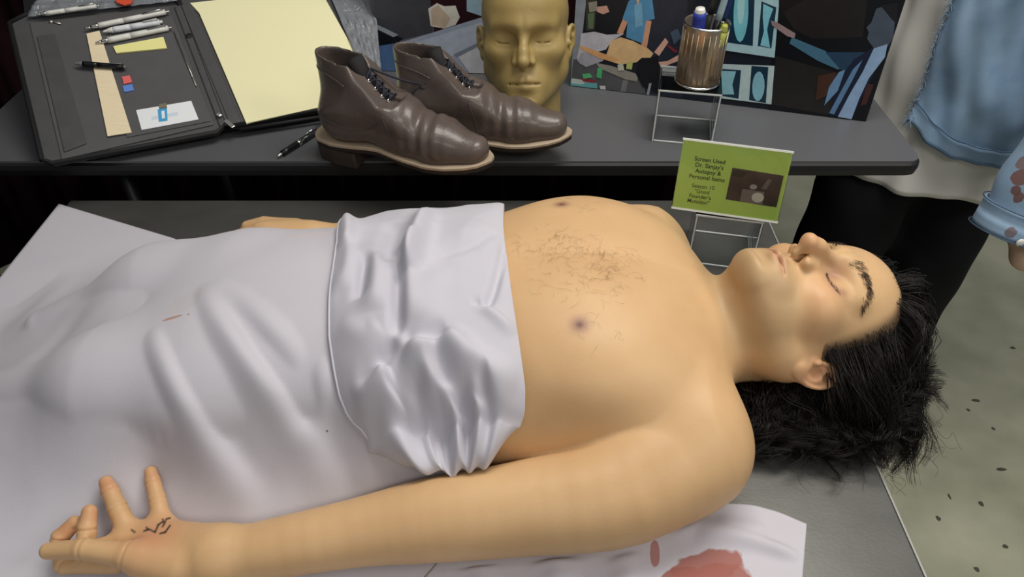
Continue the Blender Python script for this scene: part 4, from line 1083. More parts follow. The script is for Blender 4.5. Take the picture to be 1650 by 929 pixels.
def make_boot(loc, yaw, label, bsc):
    e = empty('ankle_boot', loc, label, 'boot', yaw, 'pair of brown ankle boots'); e.scale = bsc
    def add(name, V, F, m, par=None, smooth=True): return obj(name, V, F, m, par or e, smooth, world=False)
    up = add('upper', BTV, BTQ, m_boot)
    # sole, welt, heel
    xs = np.concatenate([np.linspace(-.004, .02, 8), np.linspace(.03, .28, 26), np.linspace(.285, .318, 12)])
    def ring(k, dz):
        L = [(x, sole_cy(x)+sole_hw(x)+k, dz+spring(x)) for x in xs]; R = [(x, sole_cy(x)-sole_hw(x)-k, dz+spring(x)) for x in xs[::-1]]; return L+R
    def stack(name, rings, m, par=None):
        n = len(rings[0]); V = [p for r in rings for p in r]; F = []
        for i in range(len(rings)-1):
            for j in range(n): F.append((i*n+j, i*n+(j+1) % n, (i+1)*n+(j+1) % n, (i+1)*n+j))
        k = n//2
        for base, fl in ((0, False), ((len(rings)-1)*n, True)):
            for j in range(k-1):
                f = (base+j, base+j+1, base+n-2-j, base+n-1-j); F.append(f if fl else f[::-1])
        return add(name, V, F, m, par, False)
    so = stack('sole', [ring(.001, .0075), ring(.0025, .009), ring(.003, .0145)], m_sole)
    stack('welt', [ring(.0025, .0146), ring(.0036, .0152), ring(.0036, .0185), ring(.0020, .0195)], m_welt)
    hx = [x for x in xs if x < .082]
    def hring(k, z): 
        L = [(x, sole_cy(x)+sole_hw(x)+k, z) for x in hx]+[(.084, .028, z)]; R = [(.084, -.033, z)]+[(x, sole_cy(x)-sole_hw(x)-k, z) for x in hx[::-1]]; return L+R
    stack('heel', [hring(-.001, -.018), hring(.001, -.004), hring(.002, .0082)], m_heel)
    # seams
    def seam(pts, r, m=m_boot, nm='seam', n=30):
        q = spline(pts, n); V, F = tube([p_ for p_ in (on_boot(p) for p in q) if p_ is not None], r, 5); return add(nm, V, F, m, up)
    for s in (1, -1):
        seam([(.004, s*.02, .132), (.03, s*.05, .128), (.06, s*.05, .124), (.088, s*.035, .118)], .0009)
        seam([(.004, s*.02, .070), (.035, s*.05, .060), (.08, s*.05, .048), (.12, s*.05, .056), (.145, s*.04, .075), (.152, s*.015, .09)], .0010)
        seam([(.150, s*.02, .085), (.158, s*.045, .055), (.165, s*.05, .030)], .0009)
    # tongue and lining
    V, F = tube([Vector((.158, 0, .072)), Vector((.128, 0, .098)), Vector((.102, 0, .128)), Vector((.094, 0, .152))], [.011, .012, .012, .012], 14)
    V = [Vector((v[0]-.006, v[1]*1.1, v[2]-.007)) for v in V]; add('tongue', V, F, m_lining)
    # eyelets and laces
    rows = [(.150, .078), (.140, .088), (.130, .098), (.120, .109), (.111, .119)]
    el = {}
    for s in (1, -1):
        for k, (x, z) in enumerate(rows):
            p = on_boot((x, s*.013, z+.03), (x-.012, s*.006, z-.03), .0010) or Vector((x, s*.013, z)); el[s, k] = p
            V, F = lathe([(.0012, .0012), (.0030, .0014), (.0034, .0002), (.0030, -.0010)], 12, p, Matrix.Rotation(-s*.55, 3, 'X') @ Matrix.Rotation(.75, 3, 'Y')); add('eyelet', V, F, m_eye, up)
    for k in range(5):
        a, b_ = el[1, k], el[-1, k]; m_ = (a+b_)/2+Vector((.004, 0, .0065)); V, F = tube([a, a*.6+m_*.4+Vector((0, 0, .001)), m_, b_*.6+m_*.4+Vector((0, 0, .001)), b_], .0017, 6); add('lace', V, F, m_lace)
        if k < 4:
            for s in (1, -1):
                a, b_ = el[s, k], el[-s, k+1]; m_ = (a+b_)/2+Vector((.003, 0, .004)); V, F = tube([a, m_, b_], .0015, 6); add('lace', V, F, m_lace)
    return e, el
bz = T+.0206
e1, el = make_boot((-.332, 1.156, bz), math.radians(-21.0), 'brown leather ankle boot nearest the table edge, next to the portfolio', (1.02, 1.06, 1.13))
e2, _ = make_boot((-.213, 1.172, bz), math.radians(-8.0), 'brown leather ankle boot standing behind its twin, toe near the gold head', (1.0, 1.04, 1.11))
def b2w(e, p): return e.matrix_basis @ Vector(p)
a = b2w(e1, el[-1, 4]); b_ = b2w(e2, el[1, 4]); kn = Vector(on_plane(683, 137, np.array([0, 1.128, 0]), np.array([0, 1., 0])))
lc = empty('tied_lace', tuple(kn), 'navy bootlace knotted between the two ankle boots', 'lace')
a0 = b2w(e1, (.108, .010, .128)); b0_ = b2w(e2, (.108, -.004, .130))
mb = MB(); mb.tube(spline([a0, (a0+kn)/2+Vector((0, 0, -.003)), kn], 10).tolist(), .0018, 6); mb.tube(spline([b0_, (b0_+kn)/2+Vector((0, 0, -.006)), kn], 10).tolist(), .0018, 6); mb.build('cord', m_lace, lc, True)
mb = MB(); 
kp = [kn+Vector((.006*math.cos(t*2.1), .004*math.sin(t*3.3), .005*math.sin(t*2.1+.5))) for t in np.linspace(0, 6.0, 26)]; mb.tube(kp, .0019, 6); mb.build('knot', m_lace, lc, True)
for (x0, x1, x2) in [(675, 664, 670), (684, 682, 690), (690, 700, 712), (690, 715, 722)]:
    pts = [kn, Vector(on_plane(x1, 150, np.array([0, 1.125, 0]), np.array([0, 1., 0]))), Vector(on_plane(x2, 172 if x2 < 715 else 150, np.array([0, 1.123, 0]), np.array([0, 1., 0]))), Vector(on_plane((x1+x2)/2+3, 190 if x2 < 715 else 152, np.array([0, 1.121, 0]), np.array([0, 1., 0])))]
    mb = MB(); mb.tube(spline(pts, 14).tolist(), .0014, 6); mb.build('lace_end', m_lace, lc, True)

# ------------------------------------------------------------------ gold life-cast head
CS = 1.03; CC = v3(.0240, 1.295, 1.0130)
CRm = ortho([None, (-.048, -.968, .244), (-.024, .246, .969)])
def cast_sdf(P):
    P = P.astype(np.float32); L = ((P-CC)@CRm)/CS
    d = head_sdf(L, True)*CS
    nk = cap(P*v3(1, 1, 1), (.030, 1.300, .97), (.036, 1.292, .80), .058, .060)
    d = smin(d, nk, .025)
    return smax(d, (T+.001)-P[:, 2], .003)
CV, CQ = mesh_sdf(cast_sdf, (-.10, 1.14, T-.01), (.15, 1.44, 1.17), .0026)
CV = project_sdf(cast_sdf, CV, 1)
m_gold = mat('aged_gold_cast', srgb(158, 136, 84), rough=.42, noise=.14, nscale=9, bump=.15, bscale=220, col2=srgb(178, 156, 102))
hd = empty('life_cast_head', (.03, 1.295, T), 'bald gold coloured life-cast head with closed eyes behind the boots', 'bust')
obj('cast', CV, CQ, m_gold, hd, True)
# ------------------------------------------------------------------ picture boards
def board(name, P0, P1, hgt, lean, label, bg, layers):
    P0 = np.array(P0); P1 = np.array(P1); ex = (P1-P0)/np.linalg.norm(P1-P0); w = np.linalg.norm(P1-P0)
    bk = np.cross(np.array([0, 0, 1.]), ex); ey = np.array([0, 0, 1.])*math.cos(lean)+bk*math.sin(lean); nz = np.cross(ex, ey)   # nz faces the viewer
    e = empty(name, tuple((P0+P1)/2), label, 'picture board')
    def W(a, b_, h): return P0+ex*a+ey*b_+nz*h
    def quad_slab(nm, poly, h0, h1, m, par):
        n = len(poly); V = [W(a, b_, h0) for a, b_ in poly]+[W(a, b_, h1) for a, b_ in poly]
        return obj(nm, V, [tuple(range(n-1, -1, -1)), tuple(range(n, 2*n))]+[(i, (i+1) % n, n+(i+1) % n, n+i) for i in range(n)], m, par)
    quad_slab('backing_board', [(0, 0), (w, 0), (w, hgt), (0, hgt)], -.006, 0, mat('foam_board_black', srgb(30, 30, 34), rough=.5), e)
    quad_slab('print', [(.0005, .0005), (w-.0005, .0005), (w-.0005, hgt-.0005), (.0005, hgt-.0005)], .0001, .0004, mat('print_'+name+'_'+str(len(layers)), srgb(*bg), rough=.28), e)
    mb = MB(); ms = {}; ml = []
    for k, (col, pts) in enumerate(layers):
        if col not in ms: ms[col] = len(ms); ml.append(mat('ink_%d_%d_%d' % col, srgb(*col), rough=.28, noise=.10, nscale=60))
        h = .0005+.00006*k; O = P0+nz*h; q = []
        for (x, y) in pts:
            p = on_plane(x, y, O, nz)-P0; q.append(W(min(max(p@ex, .001), w-.001), min(max(p@ey, .001), hgt-.001), h))
        mb.add(q, [tuple(range(len(q)))], ms[col])
    o = mb.build('printed_picture', ml, e)
    bm = bmesh.new(); bm.from_mesh(o.data); bmesh.ops.triangulate(bm, faces=list(bm.faces))
    for f in bm.faces:
        if f.normal.dot(Vector(nz)) < 0: f.normal_flip()
    bm.to_mesh(o.data); bm.free()
    quad_slab('stand_strut', [(w*.5-.02, .0), (w*.5+.02, .0), (w*.5+.02, hgt*.6), (w*.5-.02, hgt*.6)], -.012, -.0061, MATS['foam_board_black'], e)
    return e
def oval(cx, cy, rx, ry, n=14, tilt=0.0):
    return [(cx+rx*math.cos(a)*math.cos(tilt)-ry*math.sin(a)*math.sin(tilt), cy+rx*math.cos(a)*math.sin(tilt)+ry*math.sin(a)*math.cos(tilt)) for a in np.linspace(0, 2*math.pi, n+1)[:-1]]
LB = [
 ((146, 152, 164), [(918, 140), (926, -30), (948, -30), (938, 60), (932, 100)]), ((92, 94, 100), [(918, 150), (924, 95), (945, 98), (1010, 120), (1066, 140), (1070, 175)]),
 ((24, 28, 36), [(948, -30), (1010, -30), (1006, 56), (950, 54)]), ((60, 62, 54), [(944, 0), (962, 0), (958, 48), (944, 50)]), ((96, 118, 92), [(947, 22), (958, 20), (956, 46), (948, 46)]),
 ((206, 160, 146), [(961, 11), (978, 9), (982, 19), (972, 23), (962, 19)]), ((150, 146, 132), [(948, 4), (962, 2), (962, 17), (950, 20)]),
 ((38, 46, 62), [(1010, -30), (1110, -30), (1100, 160), (1040, 150), (1036, 60)]),
 ((214, 160, 128), [(1004, 30), (1012, 34), (1003, 56), (994, 53)]), ((214, 160, 128), [(1040, 32), (1050, 34), (1042, 78), (1033, 72)]),
 ((84, 146, 190), [(1013, 2), (1022, -6), (1050, -8), (1055, 30), (1041, 34), (1035, 70), (1009, 60), (1011, 36), (1003, 30)]), ((120, 176, 210), [(1022, 8), (1034, 4), (1036, 40), (1024, 44)]), ((216, 176, 150), [(1024, -4), (1032, -4), (1028, 9)]),
 ((196, 196, 208), [(936, 54), (958, 51), (978, 56), (1006, 54), (986, 66), (976, 80), (952, 86), (946, 108), (934, 102), (929, 94), (934, 74)]), ((170, 170, 184), [(938, 84), (972, 86), (972, 98), (944, 108), (930, 98)]),
 ((150, 148, 140), [(960, 101), (985, 106), (1030, 120), (1026, 131), (1008, 128), (966, 110)]), ((126, 128, 130), [(1004, 128), (1012, 130), (1008, 152), (999, 150)]),
 ((226, 190, 140), [(984, 66), (1000, 60), (1020, 66), (1044, 78), (1053, 86), (1048, 93), (1034, 93), (1026, 100), (1000, 104), (974, 96), (980, 80)]), ((224, 172, 118), [(934, 73), (944, 76), (972, 86), (1000, 96), (990, 100), (966, 94), (936, 79)]),
 ((20, 22, 30), [(1030, 98), (1060, 90), (1066, 152), (1036, 140), (1024, 118)]), ((222, 178, 160), [(1054, 84), (1072, 61), (1077, 68), (1062, 90)]), ((222, 178, 160), [(1061, 100), (1076, 98), (1094, 88), (1098, 96), (1078, 104), (1066, 110)]), ((120, 46, 62), [(1074, 74), (1078, 72), (1092, 82), (1088, 86)]), ((70, 90, 112), [(1080, 52), (1092, 46), (1098, 60), (1086, 72)]),
 ((110, 182, 190), [(920, 128), (962, 134), (962, 145), (919, 139)]), ((200, 214, 210), [(921, 126), (942, 129), (941, 136), (920, 134)]), ((150, 52, 56), [(938, 126), (958, 129), (958, 134), (939, 131)]), ((86, 190, 122), [(963, 109), (971, 110), (969, 127), (961, 124)]), ((96, 190, 130), [(938, 119), (950, 118), (955, 124), (940, 127)]), ((214, 214, 214), [(966, 138), (975, 138), (976, 146), (967, 146)]),
 ((196, 200, 186), [(995, 104), (1004, 103), (1006, 113), (996, 114)]), ((190, 196, 120), [(1010, 100), (1020, 99), (1018, 112), (1009, 111)]), ((150, 160, 170), [(1046, 134), (1050, 134), (1045, 158), (1041, 157)]),
 ((16, 18, 24), [(1256, -30), (1470, -40), (1400, 200), (1240, 175)]), ((38, 36, 36), [(1250, 90), (1330, 112), (1352, 118), (1340, 186), (1244, 168)]), ((34, 30, 32), [(1262, 20), (1330, -20), (1400, -20), (1390, 60), (1310, 62), (1280, 48)]),
 ((168, 204, 214), [(1168, -30), (1255, -30), (1255, 9), (1248, 93), (1160, 80)]), ((20, 50, 72), [(1170, -30), (1217, -30), (1213, 74), (1167, 68)]), ((24, 54, 74), [(1227, 2), (1251, 12), (1243, 78), (1221, 74)]), ((120, 196, 212), oval(1194, 20, 12, 48, 16, .04)), ((168, 214, 220), oval(1194, 10, 6, 30, 12, .04)), ((126, 194, 212), [(1230, 6), (1246, 14), (1240, 30), (1236, 48), (1241, 77), (1225, 73), (1231, 50), (1229, 28)]),
 ((184, 206, 208), [(1163, 103), (1248, 106), (1243, 168), (1160, 158)]), ((26, 52, 72), [(1164, 111), (1194, 113), (1190, 159), (1160, 154)]), ((140, 194, 208), [(1164, 114), (1186, 115), (1180, 136), (1183, 152), (1160, 152)]), ((24, 52, 70), [(1211, 106), (1238, 108), (1234, 166), (1207, 161)]), ((136, 190, 208), oval(1222, 139, 10, 24, 14, .05)),
 ((150, 128, 132), [(1242, 33), (1252, 36), (1282, 54), (1280, 62), (1268, 58), (1244, 41)]), ((70, 112, 138), [(1276, 60), (1330, 82), (1362, 108), (1350, 112), (1318, 98), (1272, 70)]), ((40, 66, 92), [(1330, 84), (1372, 84), (1404, 84), (1380, 120), (1354, 112)]),
 ((70, 46, 36), [(1318, 122), (1348, 116), (1338, 152), (1314, 162)]), ((26, 34, 58), [(1376, 96), (1412, 72), (1420, 96), (1372, 190), (1336, 186), (1350, 130)]),
 ((74, 84, 98), [(1412, 14), (1424, 10), (1444, 18), (1440, 60), (1430, 76), (1410, 80), (1402, 70), (1397, 62), (1400, 52), (1396, 44), (1404, 36)]), ((30, 30, 36), [(1418, 8), (1446, 4), (1446, 40), (1436, 30)]),
 ((146, 176, 212), [(1408, 78), (1430, 71), (1426, 92), (1400, 126), (1384, 160), (1372, 192), (1350, 188), (1370, 150), (1390, 116)]), ((108, 146, 184), [(1352, 116), (1362, 112), (1350, 146), (1328, 170), (1336, 140)]), ((96, 134, 172), [(1374, 112), (1390, 96), (1372, 132), (1344, 184), (1336, 182)]), ((70, 40, 40), [(1398, 134), (1408, 136), (1396, 168), (1386, 170)]),
]
board('picture_board', (.117, 1.408, T+.0005), (.664, 1.260, T+.0005), .42, math.radians(4), 'large dark photo board with glowing blue x-ray panels, on the right', (28, 34, 46), LB)
LA = [
 ((66, 66, 72), [(598, -30), (692, -30), (698, 52), (640, 66), (608, 72)]), ((44, 22, 28), [(690, -30), (780, -30), (780, 40), (700, 56)]), ((24, 28, 36), [(606, 44), (650, 62), (640, 70), (608, 78)]), ((150, 160, 170), [(604, 38), (642, 56), (634, 60), (605, 46)]),
 ((214, 210, 200), [(690, 14), (704, 5), (716, 10), (734, 9), (741, 28), (734, 40), (716, 46), (694, 42)]), ((196, 176, 156), [(694, 16), (706, 8), (726, 30), (716, 47), (706, 42), (696, 40)]), ((150, 178, 196), [(752, -30), (782, -30), (776, 26), (752, 18)]),
 ((158, 168, 188), [(610, 78), (660, 64), (782, 26), (790, 150), (612, 150)]), ((178, 188, 206), [(664, 70), (782, 34), (782, 66), (736, 90), (640, 92)]), ((84, 118, 164), [(611, 74), (634, 70), (642, 150), (614, 150)]), ((128, 136, 150), [(730, 88), (780, 64), (780, 68), (736, 92)]), ((206, 208, 216), [(738, 92), (782, 70), (790, 150), (758, 150)]), ((30, 30, 36), [(782, 132), (796, 128), (798, 140), (784, 142)]),
]
board('picture_board', (-.277, 1.476, T+.0005), (.100, 1.452, T+.0005), .42, math.radians(4), 'photo board of an empty grey table, behind the boots and the gold head', (96, 100, 110), LA)

# ------------------------------------------------------------------ acrylic risers, sign, pen cup
def acrylic():
    m = bpy.data.materials.new('clear_acrylic'); m.use_nodes = True; nt = m.node_tree; nt.nodes.clear(); L = nt.links.new
    out = nn(nt, 'ShaderNodeOutputMaterial'); mx = nn(nt, 'ShaderNodeMixShader'); tr = nn(nt, 'ShaderNodeBsdfTransparent'); gl = nn(nt, 'ShaderNodeBsdfGlossy'); fr = nn(nt, 'ShaderNodeFresnel')
    fr.inputs[0].default_value = 1.35; gl.inputs['Roughness'].default_value = .04; tr.inputs[0].default_value = (.975, .985, .985, 1)
    L(fr.outputs[0], mx.inputs[0]); L(tr.outputs[0], mx.inputs[1]); L(gl.outputs[0], mx.inputs[2]); L(mx.outputs[0], out.inputs[0]); return m
m_acr = acrylic(); m_edge = mat('acrylic_edge_glint', srgb(226, 232, 232), rough=.2)
def riser(name, loc, yaw, w, d, h, label, t=.004):
    e = empty(name, loc, label, 'riser', yaw)
    for nm, c, s in [('top_plate', (w/2, d/2, h-t/2), (w, d, t)), ('side_plate', (t/2, d/2, (h-t)/2), (t, d, h-t)), ('side_plate', (w-t/2, d/2, (h-t)/2), (t, d, h-t))]:
        mb = MB(); mb.box(c, s); p = mb.build(nm, m_acr, e, world=False)
        # pale strips paint the light caught along the plate edges
        (cx, cy, cz), (sx_, sy_, sz_) = c, s; r = .0008; eb = MB()
        for yy_ in (cy-sy_/2, cy+sy_/2):
            eb = MB(); eb.box((cx, yy_, cz), (sx_, .0012, t*.7) if nm == 'top_plate' else (t*.55, .0012, sz_)); eb.build('painted_edge_glint', m_edge, p, world=False)
        if nm == 'side_plate': eb = MB(); eb.box((cx, cy, .0010), (t*.7, sy_, .0016)); eb.build('painted_edge_glint', m_edge, p, world=False)

    mb = MB(); mb.box((w/2, d-t/2, h*.5-t/2), (w-2*t, t, .0012)); 
    eb = MB(); eb.box((w/2, d-t*.5, .0014), (w-2*t, .002, .002)); eb.build('bottom_edge', m_edge, e, world=False)
    eb = MB(); eb.box((w/2, .0012, .0014), (w-2*t, .002, .002)); eb.build('bottom_edge', m_edge, e, world=False)
    return e
riser('acrylic_riser', (.251, 1.186, T+.0005), math.radians(-10.5), .107, .098, .100, 'clear acrylic riser on the table under the pen cup')
riser('acrylic_riser', (.279, .925, G+.0005), math.radians(-12), .100, .090, .095, 'clear acrylic riser on the gurney under the green sign')
# sign
S0 = np.array([.243, .938, G+.0975]); S1 = np.array([.3945, .899, G+.0975]); sex = (S1-S0)/np.linalg.norm(S1-S0); sw = np.linalg.norm(S1-S0); ln_ = math.radians(18)
sbk = np.cross(np.array([0, 0, 1.]), sex); sey = np.array([0, 0, 1.])*math.cos(ln_)+sbk*math.sin(ln_); snz = np.cross(sex, sey); shh = .107
def sW(a, b_, h): return S0+sex*a+sey*b_+snz*h
sg = empty('sign_holder', tuple((S0+S1)/2), 'green printed sign in a clear slanted acrylic holder behind the neck', 'sign')
def sslab(nm, poly, h0, h1, m, par=sg):
    n = len(poly); V = [sW(a, b_, h0) for a, b_ in poly]+[sW(a, b_, h1) for a, b_ in poly]
    return obj(nm, V, [tuple(range(n-1, -1, -1)), tuple(range(n, 2*n))]+[(i, (i+1) % n, n+(i+1) % n, n+i) for i in range(n)], m, par)
rect = lambda a0, a1, b0, b1: [(a0, b0), (a1, b0), (a1, b1), (a0, b1)]
card = sslab('green_card', rect(.001, sw-.001, .002, shh-.002), -.0004, .0004, mat('lime_card', srgb(208, 242, 118), rough=.45))
sslab('front_pane', rect(0, sw, 0, shh), .0012, .0022, m_acr); sslab('back_pane', rect(0, sw, 0, shh), -.0022, -.0012, m_acr)
m_wedge = mat('bright_edge', srgb(232, 236, 230), rough=.25)
sslab('top_edge', rect(0, sw, shh-.0022, shh+.0004), -.0022, .0023, m_wedge); sslab('bottom_edge', rect(0, sw, -.0002, .0028), -.0022, .0026, m_wedge)
V = [sW(0, 0, -.0022), sW(sw, 0, -.0022), sW(sw, 0, -.0022)+sbk*.045, sW(0, 0, -.0022)+sbk*.045]; V = V+[v+np.array([0, 0, .002]) for v in V]
obj('foot_plate', V, [(3, 2, 1, 0), (4, 5, 6, 7), (0, 1, 5, 4), (1, 2, 6, 5), (2, 3, 7, 6), (3, 0, 4, 7)], m_acr, sg)
m_photo = mat('sign_photo', srgb(74, 62, 62), rough=.4, noise=.2, nscale=60)
px_s = lambda x, y: (lambda p: ((p-S0)@sex, (p-S0)@sey))(on_plane(x, y, S0+snz*.0006, snz))
def spoly(nm, pts, h, m, par): return sslab(nm, [px_s(x, y) for x, y in pts][::-1], h-.0001, h, m, par)
ph = spoly('photo', [(1180, 270), (1263, 283), (1251, 334), (1169, 321)], .00062, m_photo, card)
spoly('photo_detail', [(1196, 304), (1232, 309), (1228, 331), (1192, 324)], .00074, mat('ph_grey', srgb(140, 130, 126), rough=.4), ph)
spoly('photo_detail', oval(1221, 318, 10, 8), .00080, mat('ph_white', srgb(228, 226, 214), rough=.4), ph)
spoly('photo_detail', oval(1214, 301, 6, 4), .00082, mat('ph_pale', srgb(190, 180, 174), rough=.4), ph)
spoly('photo_detail', [(1226, 304), (1238, 288), (1244, 290), (1234, 306)], .00080, mat('ph_mid', srgb(126, 118, 116), rough=.4), ph)
spoly('photo_detail', [(1182, 274), (1206, 277), (1196, 286), (1180, 283)], .00078, mat('ph_dark', srgb(34, 38, 36), rough=.4), ph)
def sign_text(txt, x, y, size, m, bold=0.0):
    cu = bpy.data.curves.new('lettering', 'FONT'); cu.body = txt; cu.size = size; cu.align_x = 'CENTER'; cu.align_y = 'CENTER'; cu.extrude = .00008; cu.offset = bold
    o = bpy.data.objects.new('lettering', cu); COL.objects.link(o)
    a, b_ = px_s(x, y); p = sW(a, b_, .0006); M = Matrix((sex, sey, snz)).transposed().to_4x4(); M.translation = Vector(p)
    dg = bpy.context.evaluated_depsgraph_get(); me = bpy.data.meshes.new_from_object(o.evaluated_get(dg)); bpy.data.objects.remove(o)
    me.transform(M); me.materials.clear(); me.materials.append(m); ob = bpy.data.objects.new('lettering', me); COL.objects.link(ob); ob.parent = card; ob.matrix_parent_inverse = parent_world(card).inverted()
m_txt = mat('dark_green_ink', srgb(52, 70, 34), rough=.6); m_txt2 = mat('olive_ink', srgb(88, 116, 44), rough=.6)
for k, (t_, x, y) in enumerate([('Screen Used', 1144, 258.5), ("Dr. Sanjay's", 1143, 268), ('Autopsy &', 1141, 277.5), ('Personal Items', 1139, 287)]): sign_text(t_, x, y, .0088, m_txt, .00012)
for k, (t_, x, y) in enumerate([('Season 10', 1133, 301), ('"Good', 1131, 309), ("Founder's", 1128, 317), ('Mutation"', 1125, 325)]): sign_text(t_, x, y, .0082, m_txt2 if k < 2 else m_txt, .0001)
# pen cup
cz = T+.1008; cc = np.array([.322, 1.215, cz]); cup = empty('pen_cup', tuple(cc), 'ribbed copper and silver pen cup on the acrylic riser', 'cup')
m_cup = mat('hammered_copper', srgb(188, 184, 174), rough=.24, metal=.8, bump=.2, bscale=120, col2=srgb(188, 160, 128), nscale=14)
prof = [(.0001, .002), (.034, .002), (.0355, .004), (.0358, .104), (.0368, .106), (.0372, .104), (.0368, .002), (.034, 0), (.0001, 0)]
V, F = lathe(prof, 40, tuple(cc)); cb = obj('cup_body', V, F, m_cup, cup, True)
for k in range(24):
    a = 2*math.pi*k/24; c0 = cc+np.array([.0370*math.cos(a), .0370*math.sin(a), .010]); c1 = c0+np.array([0, 0, .086])
    mb = MB(); mb.tube([c0, c1], .0011, 6); mb.build('rib', m_cup, cup, True)
for s, (z, r) in enumerate([(.104, .0378), (.003, .0384)]):
    V, F = lathe([(r-.001, z-.002), (r+.0008, z-.001), (r+.0008, z+.001), (r-.001, z+.002)], 40, tuple(cc)); obj('rim_band', V, F, m_chr, cup, True)
def stick(base, top, r, label, parts):
    A = Vector(base); B = Vector(top); d = B-A; e = empty('pen', tuple(A), label, 'pen')
    for nm, t0, t1, r0, r1, m in parts:
        mb = MB(); mb.tube([A+d*(t0+(t1-t0)*k/4) for k in range(5)], [r*(r0+(r1-r0)*k/4) for k in range(5)], 10); mb.build(nm, m, e, True)
m_navy = mat('navy_plastic', srgb(28, 52, 110), rough=.3); m_blue = mat('royal_blue_plastic', srgb(50, 66, 168), rough=.35); m_green = mat('lime_plastic', srgb(168, 178, 78), rough=.35); m_pale = mat('pale_blue_plastic', srgb(170, 196, 204), rough=.3)
b_ = lambda dx, dy: cc+np.array([dx, dy, .003])
stick(b_(.004, -.004), cc+np.array([.030, -.012, .168]), .0062, 'navy pen with a pale blue stripe in the pen cup', [('barrel', 0, .62, 1, 1, m_bpl), ('band', .62, .66, 1.05, 1.05, m_chr), ('cap', .66, 1, 1.05, .9, m_navy)])
stick(b_(-.002, -.012), cc+np.array([.018, -.022, .165]), .0055, 'pale blue pen leaning in the pen cup', [('barrel', 0, .70, 1, 1, m_bpl), ('cap', .70, 1, 1.05, .95, m_pale)])
stick(b_(-.004, .006), cc+np.array([.006, -.004, .170]), .0050, 'dark olive pen at the middle of the pen cup', [('barrel', 0, .7, 1, 1, mat('olive_dark', srgb(52, 54, 46), rough=.35)), ('cap', .7, 1, 1.1, 1, mat('olive_dark', srgb(52, 54, 46), rough=.35))])
stick(b_(.012, -.010), cc+np.array([.022, -.030, .112]), .0075, 'short lime green marker at the front of the pen cup', [('barrel', 0, .9, 1, 1, m_green), ('end', .9, 1, 1, .6, m_green)])
stick(b_(-.010, -.006), cc+np.array([-.020, -.020, .135]), .0105, 'fat royal blue marker leaning left in the pen cup', [('barrel', 0, .72, 1, 1, m_blue), ('cap', .72, .95, 1.08, 1.02, m_blue), ('end', .95, 1, .9, .7, m_wpl)])
stick(b_(.016, .006), cc+np.array([.034, .012, .160]), .0048, 'purple grey pen at the right of the pen cup', [('barrel', 0, .7, 1, 1, mat('purple_grey', srgb(92, 90, 112), rough=.35)), ('cap', .7, 1, 1.1, 1, mat('purple_grey', srgb(92, 90, 112), rough=.35))])
# ------------------------------------------------------------------ dressed display figure beside the table
MX, MY = .955, 1.435
man = empty('dressed_mannequin', (MX, MY, 0), 'standing display figure in a blue denim jacket, white shirt and black trousers', 'mannequin')
m_trou = mat('black_trousers', srgb(22, 22, 25), rough=.9, noise=.15, nscale=14, bump=.15, bscale=500, spec=.2)
m_shirt = mat('white_shirt', srgb(226, 224, 218), rough=.88, noise=.03, nscale=10, bump=.12, bscale=600, sheen=.1)
m_denim = mat('washed_denim', srgb(122, 152, 182), rough=.85, nscale=16, bump=.3, bscale=900, col2=srgb(150, 178, 204), sheen=.1)
m_stitch = mat('denim_stitch', srgb(66, 88, 112), rough=.8)
m_mskin = mat('mannequin_skin', srgb(222, 188, 160), rough=.5)
def trou_sdf(P):
    P = P.astype(np.float32)
    d = ell(P, (MX-.015, MY, .88), (.160, .115, .15))
    l = chain(P, [(MX-.075, MY, .82), (.835, MY, .70), (.796, MY-.01, .60), (.786, MY-.01, .40), (.778, MY, .06)], [.085, .088, .104, .100, .088]); r = chain(P, [(MX+.055, MY, .82), (1.015, MY, .69), (1.008, MY-.01, .46), (1.015, MY, .06)], [.090, .095, .100, .088])
    d = smin(smin(d, l, .05), r, .05); d = smax(d, .035-P[:, 2], .01)
    d = d+.004*np.sin(P[:, 2]*26+P[:, 0]*18)*np.sin(P[:, 0]*40+P[:, 2]*9)
    return d
V, Q = mesh_sdf(trou_sdf, (.64, 1.27, .02), (1.18, 1.60, 1.03), .010); obj('trousers', V, Q, m_trou, man, True)
for s, x in ((0, .775), (1, 1.015)):
    def sh_sdf(P): return smax(smin(ell(P, (x, MY-.07, .035), (.045, .13, .045)), ell(P, (x, MY, .05), (.042, .06, .05)), .03), .003-P[:, 2], .004)
    V, Q = mesh_sdf(sh_sdf, (x-.07, MY-.23, -.01), (x+.07, MY+.09, .12), .006); obj('shoe', V, Q, m_bpl, man, True)
def column(name, m, rx, ry, th0, th1, zh, zt, folds, cx=MX, cy=MY, n=(120, 70), thick=.003):
    V = []
    for i in range(n[0]):
        th = th0+(th1-th0)*i/(n[0]-1); z0 = zh(th)
        for j in range(n[1]):
            t = j/(n[1]-1); z = z0+(zt-z0)*t; f = folds(th, z); sh = 1.0 if z < 1.30 else max(.35, 1-((z-1.30)/.17)**2*.62)
            V.append((cx+(rx(z)+f)*math.cos(th)*(sh if abs(math.cos(th)) < 2 else 1), cy+(ry(z)+f)*math.sin(th)*sh, z))
    o = obj(name, V, grid_faces(*n), m, man, True); md = o.modifiers.new('s', 'SOLIDIFY'); md.thickness = thick; md.offset = 0
    return o
sf = lambda th, z: .008*math.sin(th*9+z*3)*(1.25-min(1.2, z))*1.6+.004*math.sin(th*17+z*11)+.003*math.sin(z*37+th*5)
column('shirt', m_shirt, lambda z: .214+.22*max(0, .80-z), lambda z: .146+.02*max(0, .85-z)*2, 0, 2*math.pi*.9999, lambda th: .660-.020*math.cos(th-.6), 1.45, sf, n=(180, 70))
